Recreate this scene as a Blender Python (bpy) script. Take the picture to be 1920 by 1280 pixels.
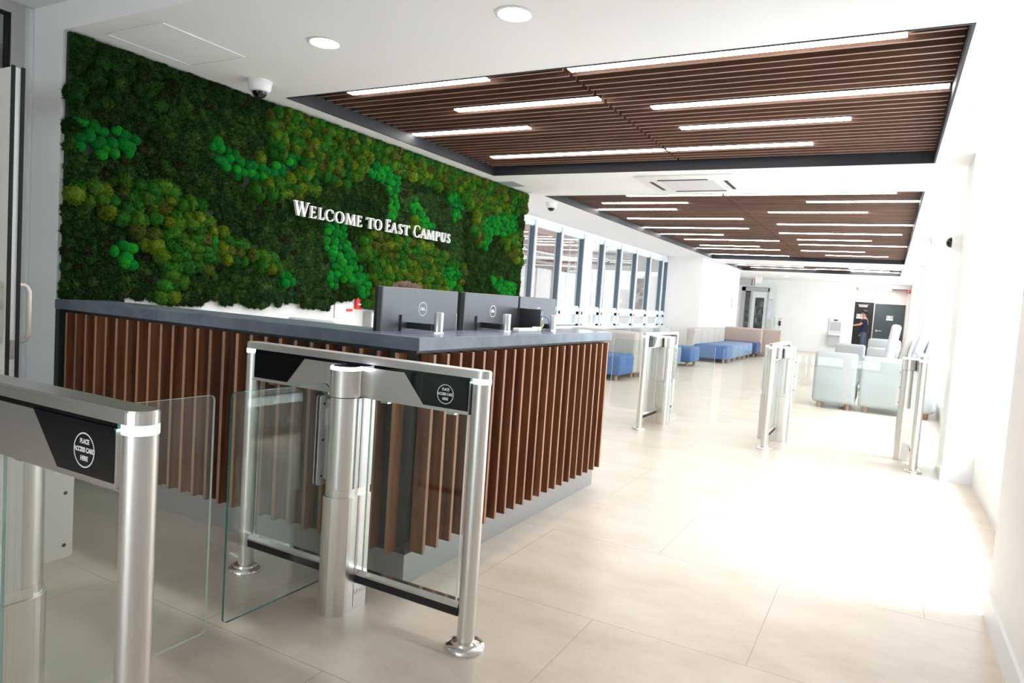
import bpy, bmesh, math, random
import numpy as np
from mathutils import Vector, Matrix
for o in list(bpy.data.objects): bpy.data.objects.remove(o)
SC = bpy.context.scene
COL = SC.collection
# ---------------------------------------------------------------- camera
YAW, PITCH, ROLL, FPX = 0.495897, -0.0625811, 0.0679326, 1294.228
fw = Vector((-math.sin(YAW)*math.cos(PITCH), math.cos(YAW)*math.cos(PITCH), math.sin(PITCH)))
rt = fw.cross(Vector((0, 0, 1))).normalized(); up = rt.cross(fw)
rt, up = math.cos(ROLL)*rt + math.sin(ROLL)*up, -math.sin(ROLL)*rt + math.cos(ROLL)*up
cd = bpy.data.cameras.new('camera'); cam = bpy.data.objects.new('camera', cd); COL.objects.link(cam)
cd.sensor_width = 36.0; cd.lens = FPX/1920*36.0; cd.clip_start = 0.05; cd.clip_end = 200
cam.matrix_world = Matrix((( rt.x, up.x, -fw.x, 0.0), (rt.y, up.y, -fw.y, 0.0), (rt.z, up.z, -fw.z, 1.3), (0, 0, 0, 1)))
SC.camera = cam
# ---------------------------------------------------------------- world, sun, exposure
w = bpy.data.worlds.new('world'); SC.world = w; w.use_nodes = True
bg = w.node_tree.nodes['Background']; bg.inputs[0].default_value = (0.88, 0.94, 1.0, 1); bg.inputs[1].default_value = 4.5
sd = bpy.data.lights.new('sun', 'SUN'); sd.energy = 7.5; sd.angle = math.radians(24); sd.color = (1.0, 0.98, 0.96)
sun = bpy.data.objects.new('sun', sd); COL.objects.link(sun)
sdir = Vector((-0.53, -0.07, -0.85)).normalized()
sun.rotation_euler = sdir.to_track_quat('-Z', 'Y').to_euler(); sun.location = (8, 6, 9)
SC.view_settings.view_transform = 'Standard'; SC.view_settings.look = 'None'
SC.view_settings.exposure = 0.62; SC.view_settings.gamma = 1; SC.view_settings.use_curve_mapping = False
def area(name, loc, direc, sx, sy, energy, color=(1, 1, 1), portal=False):
    l = bpy.data.lights.new(name, 'AREA'); l.shape = 'RECTANGLE'; l.size = sx; l.size_y = sy; l.energy = energy; l.color = color
    l.cycles.is_portal = portal
    o = bpy.data.objects.new(name, l); COL.objects.link(o); o.location = loc
    o.rotation_euler = Vector(direc).to_track_quat('-Z', 'Y').to_euler()
    return o
H = 2.757
XR = 1.12       # right window plane
# ---------------------------------------------------------------- materials
MAT = {}
def mat(name, color=(.8, .8, .8), rough=.5, metal=0.0, emit=None, es=0.0, build=None, spec=None):
    m = bpy.data.materials.new(name); m.use_nodes = True
    b = m.node_tree.nodes['Principled BSDF']
    b.inputs['Base Color'].default_value = (*color, 1); b.inputs['Roughness'].default_value = rough
    b.inputs['Metallic'].default_value = metal
    if spec is not None: b.inputs['Specular IOR Level'].default_value = spec
    if emit: b.inputs['Emission Color'].default_value = (*emit, 1); b.inputs['Emission Strength'].default_value = es
    if build: build(m.node_tree, b)
    MAT[name] = m; return m
def noise(nt, scale, detail=4, mapping=None, rough=.55, coord='Object'):
    tc = nt.nodes.new('ShaderNodeTexCoord'); mp = nt.nodes.new('ShaderNodeMapping')
    if mapping: mp.inputs['Scale'].default_value = mapping
    n = nt.nodes.new('ShaderNodeTexNoise'); n.inputs['Scale'].default_value = scale; n.inputs['Detail'].default_value = detail
    n.inputs['Roughness'].default_value = rough
    nt.links.new(tc.outputs[coord], mp.inputs[0]); nt.links.new(mp.outputs[0], n.inputs['Vector']); return n
def ramp(nt, src, stops):
    r = nt.nodes.new('ShaderNodeValToRGB'); nt.links.new(src, r.inputs[0])
    while len(r.color_ramp.elements) < len(stops): r.color_ramp.elements.new(.5)
    for e, (p, c) in zip(r.color_ramp.elements, stops): e.position = p; e.color = (*c, 1)
    return r
def bump(nt, b, src, st, dist=.01):
    k = nt.nodes.new('ShaderNodeBump'); k.inputs['Strength'].default_value = st; k.inputs['Distance'].default_value = dist
    nt.links.new(src, k.inputs['Height']); nt.links.new(k.outputs[0], b.inputs['Normal'])
def colnoise(c1, c2, scale, detail=4, mapping=None, lo=.35, hi=.65, bst=0, bd=.01):
    def f(nt, b):
        n = noise(nt, scale, detail, mapping); r = ramp(nt, n.outputs[0], [(lo, c1), (hi, c2)])
        nt.links.new(r.outputs[0], b.inputs['Base Color'])
        if bst: bump(nt, b, n.outputs[0], bst, bd)
    return f
mat('white_paint', (.84, .84, .835), .6, build=colnoise((.83, .83, .825), (.85, .85, .845), 3, bst=.02, bd=.002))
mat('ceiling_paint', (.86, .86, .86), .75, build=colnoise((.855, .855, .855), (.865, .865, .865), 2))
mat('satin_wall', (.86, .85, .84), .25)
mat('alcove_paint', (.80, .72, .70), .6)
def floor_nodes(nt, b):
    n1 = noise(nt, 1.7, 9, (1, 1.7, 1), rough=.68); r = ramp(nt, n1.outputs[0], [(.25, (.49, .41, .33)), (.5, (.615, .53, .445)), (.75, (.70, .625, .545))])
    n2 = noise(nt, 26, 5, rough=.7); r2 = ramp(nt, n2.outputs[0], [(.28, (.80, .76, .72)), (.42, (1, 1, 1))])
    mx = nt.nodes.new('ShaderNodeMixRGB'); mx.blend_type = 'MULTIPLY'; mx.inputs[0].default_value = .55
    nt.links.new(r.outputs[0], mx.inputs[1]); nt.links.new(r2.outputs[0], mx.inputs[2])
    tc = nt.nodes.new('ShaderNodeTexCoord'); mp = nt.nodes.new('ShaderNodeMapping'); mp.inputs['Location'].default_value = (.35, .12, 0)
    bk = nt.nodes.new('ShaderNodeTexBrick'); bk.inputs['Scale'].default_value = 1; bk.inputs['Brick Width'].default_value = 1.22
    bk.inputs['Row Height'].default_value = .92; bk.inputs['Mortar Size'].default_value = .0022; bk.inputs['Mortar Smooth'].default_value = .2; bk.offset = .5
    nt.links.new(tc.outputs['Object'], mp.inputs[0]); nt.links.new(mp.outputs[0], bk.inputs['Vector'])
    m2 = nt.nodes.new('ShaderNodeMixRGB'); m2.inputs[2].default_value = (.38, .32, .27, 1)
    nt.links.new(bk.outputs['Fac'], m2.inputs[0]); nt.links.new(mx.outputs[0], m2.inputs[1]); nt.links.new(m2.outputs[0], b.inputs['Base Color'])
    r3 = ramp(nt, n1.outputs[0], [(.3, (.29, .29, .29)), (.7, (.38, .38, .38))]); nt.links.new(r3.outputs[0], b.inputs['Roughness'])
mat('stone_floor', (.65, .58, .5), .35, build=floor_nodes)
def steel_nodes(sc):
    def f(nt, b):
        n = noise(nt, 260, 2, sc); r = ramp(nt, n.outputs[0], [(.3, (.30, .30, .30)), (.7, (.34, .34, .34))])
        nt.links.new(r.outputs[0], b.inputs['Roughness'])
        r2 = ramp(nt, n.outputs[0], [(.3, (.72, .70, .675)), (.7, (.76, .74, .715))]); nt.links.new(r2.outputs[0], b.inputs['Base Color'])
    return f
mat('steel_vertical', (.68, .66, .63), .3, 1, build=steel_nodes((4, 4, .04)))
mat('steel_flat', (.66, .64, .61), .32, 1, build=steel_nodes((.05, 4, 6)))
mat('steel_polished', (.75, .73, .71), .14, 1)
mat('brushed_panel', (.70, .70, .70), .42, .9)
def wood(c1, c2, c3, vert=True, s=9):
    def f(nt, b):
        n = noise(nt, s, 7, (3, 3, .16) if vert else (.16, 3, 3), .6)
        r = ramp(nt, n.outputs[0], [(.28, c1), (.5, c2), (.72, c3)])
        n2 = noise(nt, 2.2, 2, (3, 3, .05) if vert else (.05, 3, 3)); r2 = ramp(nt, n2.outputs[0], [(.3, (.66, .62, .60)), (.7, (1.15, 1.1, 1.05))])
        mx = nt.nodes.new('ShaderNodeMixRGB'); mx.blend_type = 'MULTIPLY'; mx.inputs[0].default_value = 1
        nt.links.new(r.outputs[0], mx.inputs[1]); nt.links.new(r2.outputs[0], mx.inputs[2]); nt.links.new(mx.outputs[0], b.inputs['Base Color'])
    return f
mat('walnut', (.2, .08, .04), .42, build=wood((.13, .046, .024), (.27, .105, .052), (.40, .175, .088)))
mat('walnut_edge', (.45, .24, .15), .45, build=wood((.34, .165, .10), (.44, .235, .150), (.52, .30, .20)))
mat('ceiling_edge', (.32, .22, .17), .5, build=wood((.27, .185, .145), (.33, .235, .19), (.38, .28, .23), False, 6))  # slat undersides coloured paler to stand for light bounced off the floor
mat('walnut_ceiling', (.2, .09, .05), .5, build=wood((.09, .042, .028), (.18, .088, .058), (.26, .13, .09), False, 6))
mat('oak_leg', (.45, .27, .16), .5, build=wood((.33, .19, .11), (.45, .27, .16), (.52, .33, .2)))
mat('black_matte', (.012, .012, .013), .5)
mat('near_black', (.02, .021, .024), .35)
mat('black_fascia', (.010, .0105, .016), .6)
mat('ceiling_void', (.012, .011, .011), .8)
mat('black_gloss', (.006, .007, .008), .06)
mat('black_rubber', (.01, .01, .01), .8)
mat('charcoal_panel', (.035, .038, .04), .4)
mat('slate_stone', (.11, .125, .16), .24, build=colnoise((.10, .118, .16), (.17, .195, .25), 5, 8, lo=.3, hi=.7))
mat('plinth_metal', (.40, .40, .40), .35, .55)
mat('white_plastic', (.80, .80, .80), .35)
mat('white_metal', (.78, .80, .82), .4)
mat('window_frame', (.74, .79, .84), .4)
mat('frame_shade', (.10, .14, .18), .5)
mat('grey_frame', (.46, .46, .45), .5)
mat('grey_wallpanel', (.52, .51, .50), .5)
mat('offwhite_metal', (.74, .70, .66), .35)
mat('monitor_grey', (.115, .118, .128), .36, .5)
mat('silver', (.72, .73, .75), .3, .7)
mat('red_plastic', (.75, .04, .025), .4)
mat('paper_white', (.85, .85, .85), .6)
mat('grey_plastic', (.45, .46, .46), .5)
mat('hvac_grille', (.62, .63, .64), .6)
def fabric(c1, c2, sc=160):
    return colnoise(c1, c2, sc, 3, bst=.25, bd=.003)
mat('blue_fabric', (.13, .24, .46), .85, build=fabric((.06, .13, .32), (.10, .19, .40)))
mat('steel_blue_fabric', (.26, .36, .48), .85, build=fabric((.15, .23, .36), (.21, .29, .42)))
mat('indigo_fabric', (.09, .11, .24), .85, build=fabric((.045, .06, .16), (.07, .09, .21)))
mat('beige_fabric', (.62, .58, .54), .85, build=fabric((.44, .41, .385), (.50, .47, .44)))
mat('tan_fabric', (.56, .46, .40), .85, build=fabric((.42, .335, .29), (.47, .385, .335)))
mat('grey_fabric', (.60, .62, .63), .8, build=fabric((.40, .42, .43), (.45, .47, .48)))
mat('lilac_wrap', (.58, .58, .68), .3, build=colnoise((.50, .50, .62), (.68, .68, .76), 6, 5, bst=.5, bd=.02))
mat('cream_fabric', (.66, .61, .52), .8)
mat('dark_green_door', (.045, .065, .075), .5)
mat('black_door', (.008, .009, .012), .4)
mat('skin', (.50, .27, .17), .55)
mat('dark_hair', (.018, .012, .009), .7)
mat('brown_hair', (.07, .035, .02), .8, build=colnoise((.035, .018, .01), (.13, .065, .035), 90, 3, bst=.8, bd=.01))
mat('navy_cloth', (.012, .016, .045), .85)
mat('denim', (.06, .09, .15), .85, build=colnoise((.045, .07, .12), (.09, .125, .2), 40, 3))
mat('shoe_black', (.01, .01, .01), .5)
mat('lamp_white', (1, 1, 1), .5, emit=(1.0, .95, .90), es=20)
mat('downlight_lens', (1, 1, 1), .5, emit=(1.0, .97, .93), es=25)
mat('panel_light', (1, 1, 1), .5, emit=(1.0, .95, .9), es=7)
mat('led_white', (1, 1, 1), .4, emit=(.80, .78, 1.0), es=9)
mat('led_green', (.5, 1, .8), .4, emit=(.28, 1.0, .66), es=3.2)
mat('led_red', (.8, .02, .02), .4, emit=(1.0, .03, .03), es=2.0)
mat('exit_red', (.9, .5, .5), .5, emit=(1.0, .25, .25), es=1.4)
mat('letter_white', (.86, .85, .84), .35)
mat('print_white', (.8, .8, .8), .5)
mat('yellow_cable', (.6, .55, .1), .5)
mat('blue_cable', (.03, .05, .45), .5)
def glass_mat(name, tint, gloss=1.0, rough=0.0, ior=1.5):
    m = bpy.data.materials.new(name); m.use_nodes = True; nt = m.node_tree
    for n in list(nt.nodes):
        if n.type != 'OUTPUT_MATERIAL': nt.nodes.remove(n)
    out = [n for n in nt.nodes if n.type == 'OUTPUT_MATERIAL'][0]
    tr = nt.nodes.new('ShaderNodeBsdfTransparent'); tr.inputs[0].default_value = (*tint, 1)
    gl = nt.nodes.new('ShaderNodeBsdfGlossy'); gl.inputs['Roughness'].default_value = rough; gl.inputs[0].default_value = (gloss, gloss, gloss, 1)
    lw = nt.nodes.new('ShaderNodeLayerWeight'); lw.inputs[0].default_value = .5
    pw = nt.nodes.new('ShaderNodeMath'); pw.operation = 'POWER'; pw.inputs[1].default_value = 5.0; nt.links.new(lw.outputs['Facing'], pw.inputs[0])
    fr = nt.nodes.new('ShaderNodeMapRange'); fr.inputs['To Min'].default_value = .04; fr.inputs['To Max'].default_value = .9; nt.links.new(pw.outputs[0], fr.inputs[0])
    mx = nt.nodes.new('ShaderNodeMixShader')
    nt.links.new(fr.outputs[0], mx.inputs[0]); nt.links.new(tr.outputs[0], mx.inputs[1]); nt.links.new(gl.outputs[0], mx.inputs[2])
    nt.links.new(mx.outputs[0], out.inputs[0]); MAT[name] = m; return m
glass_mat('clear_glass', (.93, .965, .95)); glass_mat('window_glass', (.90, .92, .92))
glass_mat('dome_glass', (.25, .25, .27))
mat('glass_edge', (.02, .16, .13), .15)
mat('glass_edge_light', (.55, .66, .62), .2)
def brick_nodes(nt, b):
    tc = nt.nodes.new('ShaderNodeTexCoord'); mp = nt.nodes.new('ShaderNodeMapping'); mp.inputs['Rotation'].default_value = (math.pi/2, 0, 0)
    bk = nt.nodes.new('ShaderNodeTexBrick'); bk.inputs['Scale'].default_value = 4.2; bk.inputs['Color1'].default_value = (.30, .155, .125, 1)
    bk.inputs['Color2'].default_value = (.36, .20, .165, 1); bk.inputs['Mortar'].default_value = (.42, .36, .33, 1); bk.inputs['Mortar Size'].default_value = .03
    nt.links.new(tc.outputs['Object'], mp.inputs[0]); nt.links.new(mp.outputs[0], bk.inputs['Vector']); nt.links.new(bk.outputs[0], b.inputs['Base Color'])
mat('brick', (.5, .3, .25), .8, build=brick_nodes)
mat('concrete', (.30, .29, .28), .8, build=colnoise((.27, .265, .255), (.33, .32, .31), 4))
def collage(nt, b):
    tc = nt.nodes.new('ShaderNodeTexCoord'); v = nt.nodes.new('ShaderNodeTexVoronoi'); v.inputs['Scale'].default_value = 5
    nt.links.new(tc.outputs['Object'], v.inputs['Vector']); r = ramp(nt, v.outputs['Color'], [(.2, (.04, .04, .05)), (.45, (.30, .13, .07)), (.6, (.45, .40, .36)), (.8, (.10, .14, .2))])
    nt.links.new(r.outputs[0], b.inputs['Base Color'])
mat('collage', (.3, .2, .2), .6, build=collage)
# moss materials use a per-point colour attribute for the plants' own colours
def moss_nodes(nt, b):
    a = nt.nodes.new('ShaderNodeVertexColor'); a.layer_name = 'tone'
    n = noise(nt, 75, 6, rough=.75); r = ramp(nt, n.outputs[0], [(.34, (.28, .30, .28)), (.66, (1.5, 1.5, 1.4))])
    mx = nt.nodes.new('ShaderNodeMixRGB'); mx.blend_type = 'MULTIPLY'; mx.inputs[0].default_value = .8
    nt.links.new(a.outputs[0], mx.inputs[1]); nt.links.new(r.outputs[0], mx.inputs[2]); nt.links.new(mx.outputs[0], b.inputs['Base Color'])
    bump(nt, b, n.outputs[0], 1.0, .012)
mat('moss', (.1, .3, .05), .95, build=moss_nodes, spec=.1)
# ---------------------------------------------------------------- mesh helpers
def mesh_obj(name, verts, faces, m, parent=None, smooth=False, mats=None, fm=None):
    me = bpy.data.meshes.new(name); me.from_pydata(verts, [], faces); me.materials.append(MAT[m])
    if mats:
        for k in mats: me.materials.append(MAT[k])
    if fm is not None: me.polygons.foreach_set('material_index', fm)
    if smooth: me.polygons.foreach_set('use_smooth', [True]*len(faces))
    me.update(); o = bpy.data.objects.new(name, me); COL.objects.link(o)
    if parent: o.parent = parent
    return o
class MB:
    def __init__(s): s.v = []; s.f = []; s.m = []; s.sm = []; s.cur = 0; s.smooth = False
    def mi(s, k): s.cur = k; return s
    def add(s, v, f, sm=False):
        n = len(s.v); s.v += [tuple(p) for p in v]; s.f += [tuple(n+i for i in q) for q in f]; s.m += [s.cur]*len(f); s.sm += [sm]*len(f); return s
    def box(s, x0, x1, y0, y1, z0, z1):
        return s.add([(x0, y0, z0), (x1, y0, z0), (x1, y1, z0), (x0, y1, z0), (x0, y0, z1), (x1, y0, z1), (x1, y1, z1), (x0, y1, z1)],
                     [(0, 3, 2, 1), (4, 5, 6, 7), (0, 1, 5, 4), (1, 2, 6, 5), (2, 3, 7, 6), (3, 0, 4, 7)])
    def rbox(s, x0, x1, y0, y1, z0, z1, r=.02, seg=3, M=None):
        bm = bmesh.new(); bmesh.ops.create_cube(bm, size=1)
        for v in bm.verts: v.co = Vector(((x0+x1)/2+v.co.x*(x1-x0), (y0+y1)/2+v.co.y*(y1-y0), (z0+z1)/2+v.co.z*(z1-z0)))
        bmesh.ops.bevel(bm, geom=list(bm.edges), offset=r, segments=seg, affect='EDGES', profile=.5)
        bm.normal_update()
        vs = [(M @ v.co) if M else v.co.copy() for v in bm.verts]; fs = [[v.index for v in f.verts] for f in bm.faces]
        bm.free(); return s.add(vs, fs, True)
    def lathe(s, prof, cx=0, cy=0, n=32, cap=True, M=None):
        vs = []; fs = []
        for r, z in prof:
            for i in range(n):
                a = 2*math.pi*i/n; p = Vector((cx+r*math.cos(a), cy+r*math.sin(a), z)); vs.append((M @ p) if M else p)
        for k in range(len(prof)-1):
            for i in range(n):
                j = (i+1) % n; fs.append((k*n+i, k*n+j, (k+1)*n+j, (k+1)*n+i))
        s.add(vs, fs, True)
        if cap:
            s.add(vs[:n][::-1], [tuple(range(n))]); s.add(vs[-n:], [tuple(range(n))])
        return s
    def cyl(s, cx, cy, z0, z1, r, n=32): return s.lathe([(r, z0), (r, z1)], cx, cy, n)
    def tube(s, pts, r, n=12, cap=True):
        pts = [Vector(p) for p in pts]; vs = []; fs = []; prev = None
        for i, p in enumerate(pts):
            t = ((pts[min(i+1, len(pts)-1)]-p).normalized() + (p-pts[max(i-1, 0)]).normalized())
            t = t.normalized() if t.length > 1e-6 else Vector((0, 0, 1))
            if prev is None: u = t.orthogonal().normalized()
            else: u = (prev - t*prev.dot(t)).normalized()
            prev = u; w_ = t.cross(u)
            rr = r[i] if isinstance(r, (list, tuple)) else r
            for k in range(n):
                a = 2*math.pi*k/n; vs.append(p+u*rr*math.cos(a)+w_*rr*math.sin(a))
        for i in range(len(pts)-1):
            for k in range(n):
                j = (k+1) % n; fs.append((i*n+k, i*n+j, (i+1)*n+j, (i+1)*n+k))
        s.add(vs, fs, True)
        if cap: s.add(vs[:n][::-1], [tuple(range(n))]); s.add(vs[-n:], [tuple(range(n))])
        return s
    def prism(s, poly, fn, h0, h1):
        n = len(poly); vs = [fn(a, b, h0) for a, b in poly]+[fn(a, b, h1) for a, b in poly]
        return s.add(vs, [tuple(range(n))[::-1], tuple(range(n, 2*n))]+[(i, (i+1) % n, n+(i+1) % n, n+i) for i in range(n)])
    def build(s, name, m, parent=None, mats=None):
        o = mesh_obj(name, s.v, s.f, m, parent, False, mats, s.m)
        o.data.polygons.foreach_set('use_smooth', s.sm)
        bm = bmesh.new(); bm.from_mesh(o.data); bmesh.ops.recalc_face_normals(bm, faces=bm.faces)
        for e in bm.edges:
            if len(e.link_faces) == 2 and e.calc_face_angle(0) > .7: e.smooth = False
        bm.to_mesh(o.data); bm.free(); return o
def tag(o, label=None, cat=None, group=None, kind=None):
    if label: o['label'] = label
    if cat: o['category'] = cat
    if group: o['group'] = group
    if kind: o['kind'] = kind
    return o
def empty(name, loc=(0, 0, 0), rz=0):
    o = bpy.data.objects.new(name, None); COL.objects.link(o); o.location = loc; o.rotation_euler = (0, 0, rz); o.empty_display_size = .1; return o
def copy_tree(o, parent=None):
    c = o.copy(); COL.objects.link(c); c.parent = parent
    if parent is not None: c.matrix_parent_inverse = o.matrix_parent_inverse.copy()
    for ch in [q for q in bpy.data.objects if q.parent == o]: copy_tree(ch, c)
    return c
def struct(o): o['kind'] = 'structure'; return o
def text_obj(name, s, size, m, parent, M, extrude=.0006, offset=0.0, spacing=1.0, align='CENTER'):
    cu = bpy.data.curves.new(name, 'FONT'); cu.body = s; cu.size = size; cu.extrude = extrude; cu.offset = offset
    cu.align_x = align; cu.align_y = 'CENTER'; cu.space_character = spacing
    t = bpy.data.objects.new(name+'_curve', cu); COL.objects.link(t); bpy.context.view_layer.update()
    me = bpy.data.meshes.new_from_object(t.evaluated_get(bpy.context.evaluated_depsgraph_get()))
    bpy.data.objects.remove(t); me.name = name; me.materials.clear(); me.materials.append(MAT[m]); me.transform(M)
    o = bpy.data.objects.new(name, me); COL.objects.link(o)
    if parent: o.parent = parent
    return o
def basis(right, upv, loc):
    r = Vector(right); u = Vector(upv); n = r.cross(u)
    return Matrix(((r.x, u.x, n.x, loc[0]), (r.y, u.y, n.y, loc[1]), (r.z, u.z, n.z, loc[2]), (0, 0, 0, 1)))
rnd = random.Random(7)
# ================================================================ SETTING
def sbox(name, m, *b):
    mb = MB()
    for q in (b if isinstance(b[0], tuple) else [b]): mb.box(*q)
    return struct(mb.build(name, m))
sbox('floor', 'stone_floor', -8.5, 1.32, -4.6, 31.5, -.12, 0)
P1 = (-4.33, .24, 3.98, 7.25); P2 = (-4.37, .222, 8.76, 19.3); P3 = (-4.42, .20, 21.15, 24.1)
cb = []
for (xa, xb, ya, yb), y0, y1 in ((P1, 2.45, 8.0), (P2, 8.0, 20.2), (P3, 20.2, 29.6)):
    cb += [(-6.0, 1.32, y0, ya, H, 3.12), (-6.0, 1.32, yb, y1, H, 3.12), (-6.0, xa, ya, yb, H, 3.12), (xb, 1.32, ya, yb, H, 3.12), (xa, xb, ya, yb, 3.08, 3.12)]
sbox('ceiling', 'ceiling_paint', *cb)
sbox('ceiling_entrance', 'ceiling_paint', -8.5, 1.32, -4.6, 2.45, 2.926, 3.12)
# left side
sbox('wall_left', 'white_paint', (-4.75, -4.60, 2.6, 8.6, 0, H), (-5.7, -4.75, 8.48, 8.6, 0, H))
sbox('wall_front', 'white_paint', (-4.96, -4.605, 2.45, 2.6, 0, H))
sbox('wall_window_left', 'white_paint', (-5.75, -5.6, 8.6, 19.2, 0, .79), (-5.75, -5.6, 8.6, 19.2, 2.69, H))
sbox('wall_far_left', 'satin_wall', (-5.75, -4.6, 19.2, 24.6, 0, H))
sbox('wall_niche', 'white_paint', (-5.8, -5.62, 24.6, 29.6, 0, H))
sbox('wall_back', 'white_paint', (-5.62, -5.40, 29.6, 29.75, 0, H), (-5.40, -4.33, 29.6, 29.75, 2.42, H), (-4.33, -1.19, 29.6, 29.75, 0, H), (-1.19, .54, 29.6, 29.75, 2.61, H), (.54, 1.32, 29.6, 29.75, 0, H))
sbox('baseboard_back', 'white_metal', (-4.3, -1.2, 29.585, 29.6, 0, .12))
sbox('wall_alcove', 'alcove_paint', (-1.9, 1.0, 31.3, 31.4, 0, 2.75), (-2.0, -1.9, 29.75, 31.4, 0, 2.75), (.60, .7, 29.75, 31.4, 0, 2.75))
sbox('ceiling_alcove', 'walnut_ceiling', -1.9, .6, 29.75, 31.3, 2.64, 2.7)
# right side: columns, ledges, windows
col = []
for a, b in ((2.45, 3.77), (6.88, 7.5), (13.3, 13.9), (19.3, 20.2), (28.8, 29.6)): col.append((.51 if a < 19 else .65, 1.32, a, b, 0, H))
col.append((.51, 1.32, -4.6, 2.45, 0, 2.926))

sbox('wall_right', 'white_paint', *col)
sbox('wall_right_upper', 'white_paint', (XR, 1.32, 3.77, 6.88, 2.62, H), (XR, 1.32, 7.5, 13.3, 2.62, H), (XR, 1.32, 13.9, 19.3, 2.62, H), (XR, 1.32, 20.2, 28.8, 2.62, H))
bays = ((20.2, 28.8), (3.77, 6.88), (7.5, 13.3), (13.9, 19.3))
for i, (a, b) in enumerate(bays):
    sbox('wall_ledge', 'white_paint', (.735, 1.32, a, b, 0, .215))
    sbox('trim_%d' % (i+1), 'white_metal', (.728, 1.30, a, b, .217, .245))
    n = max(2, round((b-a)/1.5)); mb = MB()
    for k in range(n+1):
        y = a+(b-a)*k/n; mb.box(XR, XR+.06, y-.025, y+.025, .245, 2.62)
    mb.box(XR, XR+.06, a, b, .245, .30).box(XR, XR+.06, a, b, 2.57, 2.62)
    wf = struct(mb.build('window_%d' % (i+1), 'white_metal'))
    MB().box(XR+.025, XR+.033, a, b, .30, 2.57).build('window_glass', 'window_glass', wf)
sbox('baseboard_right', 'white_metal', (.498, .51, -4.6, 3.782, 0, .13), (.51, .735, 3.77, 3.782, 0, .13), (.498, .51, 6.868, 7.512, 0, .13), (.51, .735, 6.868, 6.88, 0, .13), (.636, .65, 19.3, 20.2, 0, .13))
# entrance side behind the camera
sbox('wall_entrance', 'white_paint', (-8.5, -3.2, -4.75, -4.6, 0, 3.1), (.0, 1.32, -4.75, -4.6, 0, 3.1), (-3.2, 0, -4.75, -4.6, 2.5, 3.1), (-5.06, -4.95, -4.6, -2.2, 0, 3.0), (-5.06, -4.95, .0, 1.30, 0, 3.0), (-5.06, -4.95, 2.40, 2.45, 0, 3.0), (-5.06, -4.95, 1.3, 2.4, 2.87, 3.0), (-5.06, -4.95, -2.2, 0, 2.6, 3.0))
w6 = struct(MB().box(-3.2, -3.12, -4.72, -4.64, 0, 2.5).box(-.08, 0, -4.72, -4.64, 0, 2.5).box(-1.64, -1.56, -4.72, -4.64, 0, 2.5).box(-3.2, 0, -4.72, -4.64, 2.42, 2.5).box(-3.2, 0, -4.72, -4.64, 0, .08).build('window_6', 'white_metal'))  # unseen rear window, added for soft fill from behind
MB().box(-3.12, -.08, -4.69, -4.68, .08, 2.42).build('window_glass', 'window_glass', w6)
sbox('wall_lobby', 'grey_wallpanel', (-8.6, -8.5, -4.6, 3.4, 0, 3.1), (-8.5, -5.0, 3.3, 3.4, 0, 3.1))
sbox('ceiling_lobby', 'ceiling_paint', (-8.5, -5.0, 2.45, 3.4, 2.926, 3.1))
# door at far left: frame, transom, ajar leaf with pull handles
d1 = struct(empty('door_1', (-4.95, 2.4, 0)))
mb = MB().box(-.09, .012, -.075, -.0, 0, 2.925).box(-.09, .012, -1.1, -1.03, 0, 2.925).box(-.07, .0, -.52, -.48, 0, 2.45).box(-.09, .012, -1.03, -.075, 2.855, 2.925).box(-.09, .012, -1.03, -.075, 2.45, 2.50)
mb.build('door_frame', 'grey_frame', d1)
MB().box(-.05, .0, -.087, -.075, 2.5, 2.855).box(-.05, .0, -1.03, -.075, 2.843, 2.855).box(-.05, -.0, -.094, -.09, 2.5, 2.84).build('gasket', 'black_rubber', d1)
MB().box(-.045, -.035, -1.03, -.08, 2.50, 2.85).build('transom_glass', 'window_glass', d1)
MB().box(-.0, .02, .030, .048, 0, 2.92).build('corner_trim', 'white_metal', d1)
lf = empty('door_leaf', (.02, -.487, 0)); lf.parent = d1; lf.rotation_euler = (0, 0, -math.pi/2)
MB().box(-.045, 0, .0, .1, .01, 2.31).box(-.045, 0, .765, .88, .01, 2.31).box(-.045, 0, .1, .765, 2.19, 2.31).box(-.045, 0, .1, .765, .01, .26).build('leaf_frame', 'offwhite_metal', lf)
MB().box(-.028, -.018, .1, .765, .26, 2.19).build('leaf_glass', 'window_glass', lf)
for a in ((-.056, -.040), (-.010, .006)): MB().box(a[0], a[1], .8805, .892, .01, 2.315).build('brush_seal', 'black_rubber', lf)
MB().box(-.0395, -.0105, .8805, .883, .2, 2.31).build('edge_plate', 'white_metal', lf)
MB().box(-.034, -.016, .8832, .886, .80, .90).build('lock_bolt', 'silver', lf)
for s in (1, -1):
    x = .0 if s > 0 else -.045
    MB().tube([(x, .835, 1.19), (x+s*.055, .835, 1.19), (x+s*.068, .84, 1.18), (x+s*.07, .86, 1.155), (x+s*.07, .86, .93), (x+s*.068, .84, .90), (x+s*.055, .835, .89), (x, .835, .89)], .0125, 14).build('pull_handle', 'offwhite_metal', lf)
MB().lathe([(.0, 0), (.02, 0), (.02, .012), (.0, .014)], n=20, cap=False, M=Matrix.Translation((0, .83, 1.08)) @ Matrix.Rotation(math.pi/2, 4, 'Y')).build('lock_cylinder', 'silver', lf)
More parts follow.
